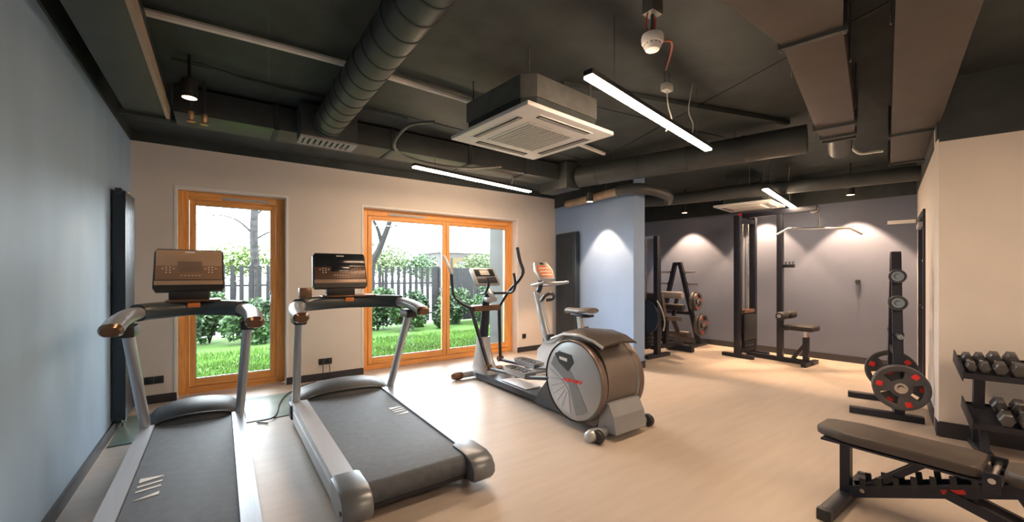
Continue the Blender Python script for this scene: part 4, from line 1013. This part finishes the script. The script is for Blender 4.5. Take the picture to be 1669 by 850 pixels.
def dumbbell(label, x, yc, zc, flat, length, group):
    """flat = distance across flats; rests on the tilted tier"""
    m = Matrix.Translation(RO) @ Matrix.Rotation(RZ, 4, 'Z') @ rot_about((0, yc, zc), 'X', TIL) @ Matrix.Translation((x, yc, zc + flat * .5 * 1.35 + .001))
    t = empty('dumbbell', (0, 0, 0)); tag(t, label, 'dumbbell', group); t.matrix_world = m
    rr_ = flat / math.sqrt(3)
    hl = length * .30
    for s_ in (-1, 1):
        hexa = lambda k: [(rr_ * k * math.cos(R(60 * j)), rr_ * k * 1.35 * math.sin(R(60 * j))) for j in range(6)]
        y1, y0 = s_ * length / 2, s_ * (length / 2 - hl)
        rings = [[(u, y, v) for u, v in hexa(k)] for y, k in ((y0, .80), (y0 + (y1 - y0) * .18, 1.0), (y1 - (y1 - y0) * .18, 1.0), (y1, .82))]
        MB().loft(rings).build('hex_head', M_HEX, t, angle=20)
    hg = length / 2 - hl + .002
    MB().tube([(0, -hg, 0), (0, -hg * .6, 0), (0, 0, 0), (0, hg * .6, 0), (0, hg, 0)], [.012, .014, .016, .014, .012], 12).build('grip', M_CHROME, t)
G3, G4 = 'dumbbells on the upper tier', 'dumbbells on the lower tier'
for i, (x, fl_, ln, lab) in enumerate(((.128, .056, .21, 'small hex dumbbell at the left end of the upper tier'), (.196, .060, .22, 'second hex dumbbell from the left on the upper tier'),
                                  (.274, .070, .24, 'third hex dumbbell from the left on the upper tier'), (.362, .073, .25, 'fourth hex dumbbell from the left, by the picture edge on the upper tier'))):
    dumbbell(lab, x, Y_T - .01, Z_T, fl_, ln, G3)
for i, (x, fl_, ln, lab) in enumerate(((.292, .078, .27, 'left hex dumbbell on the lower tier'), (.392, .080, .27, 'hex dumbbell by the picture edge on the lower tier'))):
    dumbbell(lab, x, Y_L - .01, Z_L, fl_, ln, G4)

# ------------------------------------------------------------------ outdoors
GZ = -.06
def ground_mat(name, stops, scale, rough=.9):
    m = bpy.data.materials.new(name); m.use_nodes = True; n, l = m.node_tree.nodes, m.node_tree.links; b = n['Principled BSDF']; b.inputs['Roughness'].default_value = rough
    t = n.new('ShaderNodeTexCoord'); z = n.new('ShaderNodeTexNoise'); z.inputs['Scale'].default_value = scale; z.inputs['Detail'].default_value = 8
    r = n.new('ShaderNodeValToRGB'); l.new(t.outputs['Object'], z.inputs['Vector']); l.new(z.outputs['Fac'], r.inputs['Fac']); l.new(r.outputs['Color'], b.inputs['Base Color'])
    e = r.color_ramp.elements
    while len(e) < len(stops): e.new(.5)
    for k, (p, c) in enumerate(stops): e[k].position = p; e[k].color = (*c, 1)
    return m
struct(MB().box(-14, 20, YW + .36, 11.6, GZ - .2, GZ).build('ground_lawn', ground_mat('lawn_soil', [(.25, (.035, .095, .006)), (.62, (.05, .12, .008)), (.74, (.11, .13, .05))], .9), angle=0))
struct(MB().box(-60, 80, 11.6, 90, GZ - .3, GZ - .1).build('ground_road', ground_mat('pale_asphalt', [(.3, (.075, .075, .08)), (.7, (.10, .10, .105))], .6), angle=0))
M_GRASS = mat('grass_blade', (.055, .135, .008), .7, var=.4, scale=1.5)
gb = MB(); rg = random.Random(3)
for i in range(26000):
    y = YW + .42 + rg.random() ** 1.3 * 3.0; x = -1.6 + rg.random() * (3.6 + (y - 5) * 1.15)
    h = .035 + rg.random() * .05; a = rg.random() * 6.283; w_ = .008 + .006 * rg.random(); dx, dy = math.cos(a) * w_, math.sin(a) * w_; lx, ly = (rg.random() - .5) * .05, (rg.random() - .5) * .05
    gb.v += [(x - dx, y - dy, GZ), (x + dx, y + dy, GZ), (x + lx, y + ly, GZ + h)]; k = len(gb.v); gb.f.append((k - 3, k - 2, k - 1))
go = gb.build('lawn_grass', M_GRASS, angle=0); go['kind'] = 'stuff'; tag(go, 'short bright green grass on the lawn outside the windows', 'grass')

def leaf_mesh(n, blobs, size, seed):
    r_ = random.Random(seed); m = MB()
    for i in range(n):
        c, e = blobs[r_.randrange(len(blobs))]
        d = Vector((r_.gauss(0, 1), r_.gauss(0, 1), r_.gauss(0, 1))).normalized() * (r_.random() ** .33)
        p = Vector(c) + Vector((d.x * e[0], d.y * e[1], d.z * e[2]))
        if p.z < .01: p.z = .01 + r_.random() * .04
        a = Vector((r_.gauss(0, 1), r_.gauss(0, 1), r_.gauss(0, .6))).normalized(); b = a.cross(Vector((r_.gauss(0, 1), r_.gauss(0, 1), r_.gauss(0, 1)))).normalized()
        s_ = size * (.6 + .8 * r_.random())
        m.v += [tuple(p - a * s_), tuple(p + b * s_ * .5), tuple(p + a * s_), tuple(p - b * s_ * .5)]; k = len(m.v); m.f.append((k - 4, k - 3, k - 2, k - 1))
    return m
L_DARK = mat('shrub_leaf', (.015, .044, .011), .55, var=.5, scale=6); L_MID = mat('hedge_leaf', (.024, .066, .014), .55, var=.45, scale=5)
L_LIGHT = mat('spring_leaf', (.075, .13, .018), .6, var=.35, scale=2); L_PALE = mat('pale_leaf', (.08, .115, .042), .6, var=.35, scale=2)
M_BARK = mat('dark_bark', (.009, .008, .0075), .95, var=.4, scale=14, bump=.4); M_BIRCH = mat('birch_bark', (.016, .015, .0145), .9, var=.9, scale=6, stretch=(1, 1, 3), bump=.3)
def shrub(label, x, y, rx, h, m, seed, n=3000, size=.05):
    t = thing('shrub', label, 'shrub', (x, y, GZ), 0, 'shrubs along the lawn edge')
    r_ = random.Random(seed); bl = []
    for k in range(6): bl.append((((r_.random() - .5) * rx * 1.3, (r_.random() - .5) * .12, h * (.28 + .42 * r_.random())), (rx * .5, .27, h * .34)))
    leaf_mesh(n, bl, size, seed).build('foliage', m, t, angle=0)
    st_ = MB()
    for k in range(5):
        q = r_.random() * 6.28; st_.tube([(0, 0, 0), (math.cos(q) * rx * .3, math.sin(q) * .12, h * .4), (math.cos(q) * rx * .5, math.sin(q) * .2, h * .75)], [.014, .01, .005], 5)
    st_.build('stem', M_BARK, t)
ORD = ['first', 'second', 'third', 'fourth', 'fifth', 'sixth', 'seventh', 'eighth', 'ninth']
def hedge(x0, n, win, seed):
    for i in range(n):
        row = i % 2; dark = (i // 2 + row) % 2 == 0
        lab = '%s green %s shrub, %s from the left through the %s window' % ('dark' if dark else 'mid', ('front-row', 'back-row')[row], ORD[i], win)
        shrub(lab, x0 + i * .57, (9.98, 10.62)[row], .48, (.96, 1.12)[row] + .10 * math.sin(i * 1.7), L_DARK if dark else L_MID, seed + i, 2400)
hedge(-.75, 4, 'narrow', 20); hedge(2.75, 9, 'wide', 40)

fn = thing('slat_fence', 'dark metal fence of upright slats behind the shrubs', 'fence', (0, 11.2, GZ - .02))
M_FEN = mat('anthracite_metal', (.0045, .005, .006), .8, var=.1)
sl = MB().box(-.043, .043, -.008, .008, .10, 1.66).mesh('slat', M_FEN, 0)
x = -2.4
while x < 5.2:
    o = bpy.data.objects.new('slat', sl); COL.objects.link(o); o.parent = fn; o.location.x = x; x += .175
for z in (.30, 1.18): MB().box(-2.5, 5.25, .008, .03, z, z + .04).build('rail', M_FEN, fn)
for x in (-2.45, .6, 2.9, 5.22): MB().box(x - .04, x + .04, .01, .09, .0, 1.68).build('post', M_FEN, fn)
sf = thing('solid_fence', 'solid dark fence panel seen in the right pane of the wide window', 'fence', (5.30, 11.2, GZ - .02))
for i in range(11): MB().box(.02 + i * .4, .40 + i * .4, 0, .03, .05, 1.64).build('board', M_FEN, sf, angle=0)
for x in (0, 2.2, 4.4): MB().box(x - .04, x + .04, .03, .11, 0, 1.68).build('post', M_FEN, sf)

pier = thing('brick_pier', 'grey brick pier of the house just outside the wide window', 'brick wall', (4.42, 6.22, GZ))
def brick_mat():
    m = bpy.data.materials.new('grey_brick'); m.use_nodes = True; n, l = m.node_tree.nodes, m.node_tree.links; b = n['Principled BSDF']; b.inputs['Roughness'].default_value = .9
    t = n.new('ShaderNodeTexCoord'); mp = n.new('ShaderNodeMapping'); mp.inputs['Rotation'].default_value = (R(90), 0, R(90)); br_ = n.new('ShaderNodeTexBrick'); br_.inputs['Scale'].default_value = 4.2
    br_.inputs['Color1'].default_value = (.020, .020, .021, 1); br_.inputs['Color2'].default_value = (.014, .014, .016, 1); br_.inputs['Mortar'].default_value = (.045, .045, .043, 1); br_.inputs['Mortar Size'].default_value = .03
    l.new(t.outputs['Object'], mp.inputs['Vector']); l.new(mp.outputs['Vector'], br_.inputs['Vector']); l.new(br_.outputs['Color'], b.inputs['Base Color']); return m
MB().box(0, .5, 0, .75, 0, 3.2, .006).build('brick_face', brick_mat(), pier); MB().box(-.02, .52, -.01, .77, 3.2, 3.28).build('coping', M_GRILLE, pier)

def tree(name, label, loc, trunk, crown, m, bark, n, size, seed, group='trees beyond the fence'):
    t = thing(name, label, 'tree', loc, 0, group)
    tk = MB()
    for pts, rs in trunk: tk.tube(smooth_path(pts, 4), [rs[0] + (rs[1] - rs[0]) * i / (4 * (len(pts) - 1)) for i in range(4 * (len(pts) - 1) + 1)], 9)
    tk.build('trunk', bark, t)
    if n: leaf_mesh(n, crown, size, seed).build('crown', m, t, angle=0)
    return t
# birch outside the narrow window
tree('birch_tree', 'mottled birch trunk behind the fence in the narrow window', (.78, 13.4, GZ - .1), [([(0, 0, 0), (.05, 0, 1.2), (-.02, 0, 2.6), (.05, 0, 4.2), (.1, 0, 6.0)], (.13, .075)),
     ([(.02, 0, 2.5), (.4, .1, 2.75), (.9, .2, 2.85), (1.4, .2, 3.1)], (.03, .008)), ([(0, 0, 2.6), (-.4, 0, 3.0), (-.9, 0, 3.1), (-1.3, 0, 2.8)], (.03, .006)), ([(.05, 0, 3.2), (.5, 0, 3.7), (.9, 0, 4.3)], (.03, .008))],
     [((.9, 0, 3.0), (.8, .5, .5)), ((-.9, 0, 3.3), (.7, .5, .4)), ((.2, 0, 5.4), (1.0, .8, .9))], L_PALE, M_BIRCH, 420, .035, 5)
tree('bare_tree', 'dark forked bare tree leaning in at the left edge of the wide window', (2.62, 9.45, GZ), [([(0, 0, 0), (.02, 0, .8), (.12, 0, 1.5), (.38, 0, 2.05), (.62, 0, 2.7), (.85, 0, 3.5)], (.11, .045)),
     ([(.42, 0, 2.12), (.34, 0, 2.45), (.20, .0, 2.75), (.1, 0, 3.2)], (.05, .02)), ([(.55, 0, 2.50), (.75, 0, 2.58), (.92, 0, 2.56)], (.025, .008)), ([(.55, 0, 2.5), (.75, 0, 2.8), (1.0, 0, 2.95)], (.03, .01))], [], L_PALE, M_BARK, 0, .03, 6)
back = [(-2.4, 24, 3.0, 1.9, L_PALE, 'pale green tree far left in the narrow window'), (.6, 27, 3.3, 2.1, L_LIGHT, 'light green tree behind the birch in the narrow window'), (4.1, 23, 3.3, 1.9, L_PALE, 'pale green tree at the right of the narrow window'),
        (8.4, 26, 3.6, 2.0, L_PALE, 'pale leafy tree at the left of the wide window'), (12.2, 31, 3.6, 1.9, L_MID, 'green tree left of the far building in the wide window'), (15.6, 26, 3.3, 1.9, L_PALE, 'pale tree right of the far building in the wide window'),
        (17.0, 22, 4.1, 1.55, L_LIGHT, 'bright yellow-green round tree in the right pane of the wide window'), (22.0, 25, 3.9, 2.4, L_PALE, 'pale green tree at the right edge of the wide window'), (20.5, 31, 4.0, 2.6, L_PALE, 'pale tree far behind the bright round tree')]
for i, (x, y, h, rr_, m, lab) in enumerate(back):
    rb = random.Random(50 + i)
    bl = [((( rb.random() - .5) * rr_ * 1.3, (rb.random() - .5) * rr_, h * (.42 + .36 * rb.random())), (rr_ * .55, rr_ * .5, h * .24)) for _ in range(7)]
    tree('leafy_tree', lab, (x, y, GZ - .1), [([(0, 0, 0), (.05, 0, h * .3), (0, 0, h * .7)], (.12, .04))], bl, m, M_BARK, 2600, .10, 80 + i)
bd = thing('apartment_building', 'far pale building with a yellow band seen above the fence in the wide window', 'building', (20.0, 42, GZ - .1))
M_BEI = mat('pale_render', (.055, .05, .045), .8, var=.05); M_YEL = mat('yellow_render', (.075, .055, .02), .8, var=.05)
MB().box(0, 9, 0, 6, 0, 3.9).build('wall', M_BEI, bd, angle=0); MB().box(1.5, 4.5, -.3, 0, 0, 3.3).build('yellow_bay', M_YEL, bd, angle=0); MB().box(-.2, 9.2, -.2, 6.2, 3.9, 4.1).build('roof_edge', M_GRILLE, bd, angle=0)
for i in range(5):
    wd = MB().box(.5 + i * 1.75, 1.3 + i * 1.75, -.36 if 0 < i < 3 else -.06, -.3 if 0 < i < 3 else 0, 1.7, 2.9).build('window', M_GLOSS, bd, angle=0)
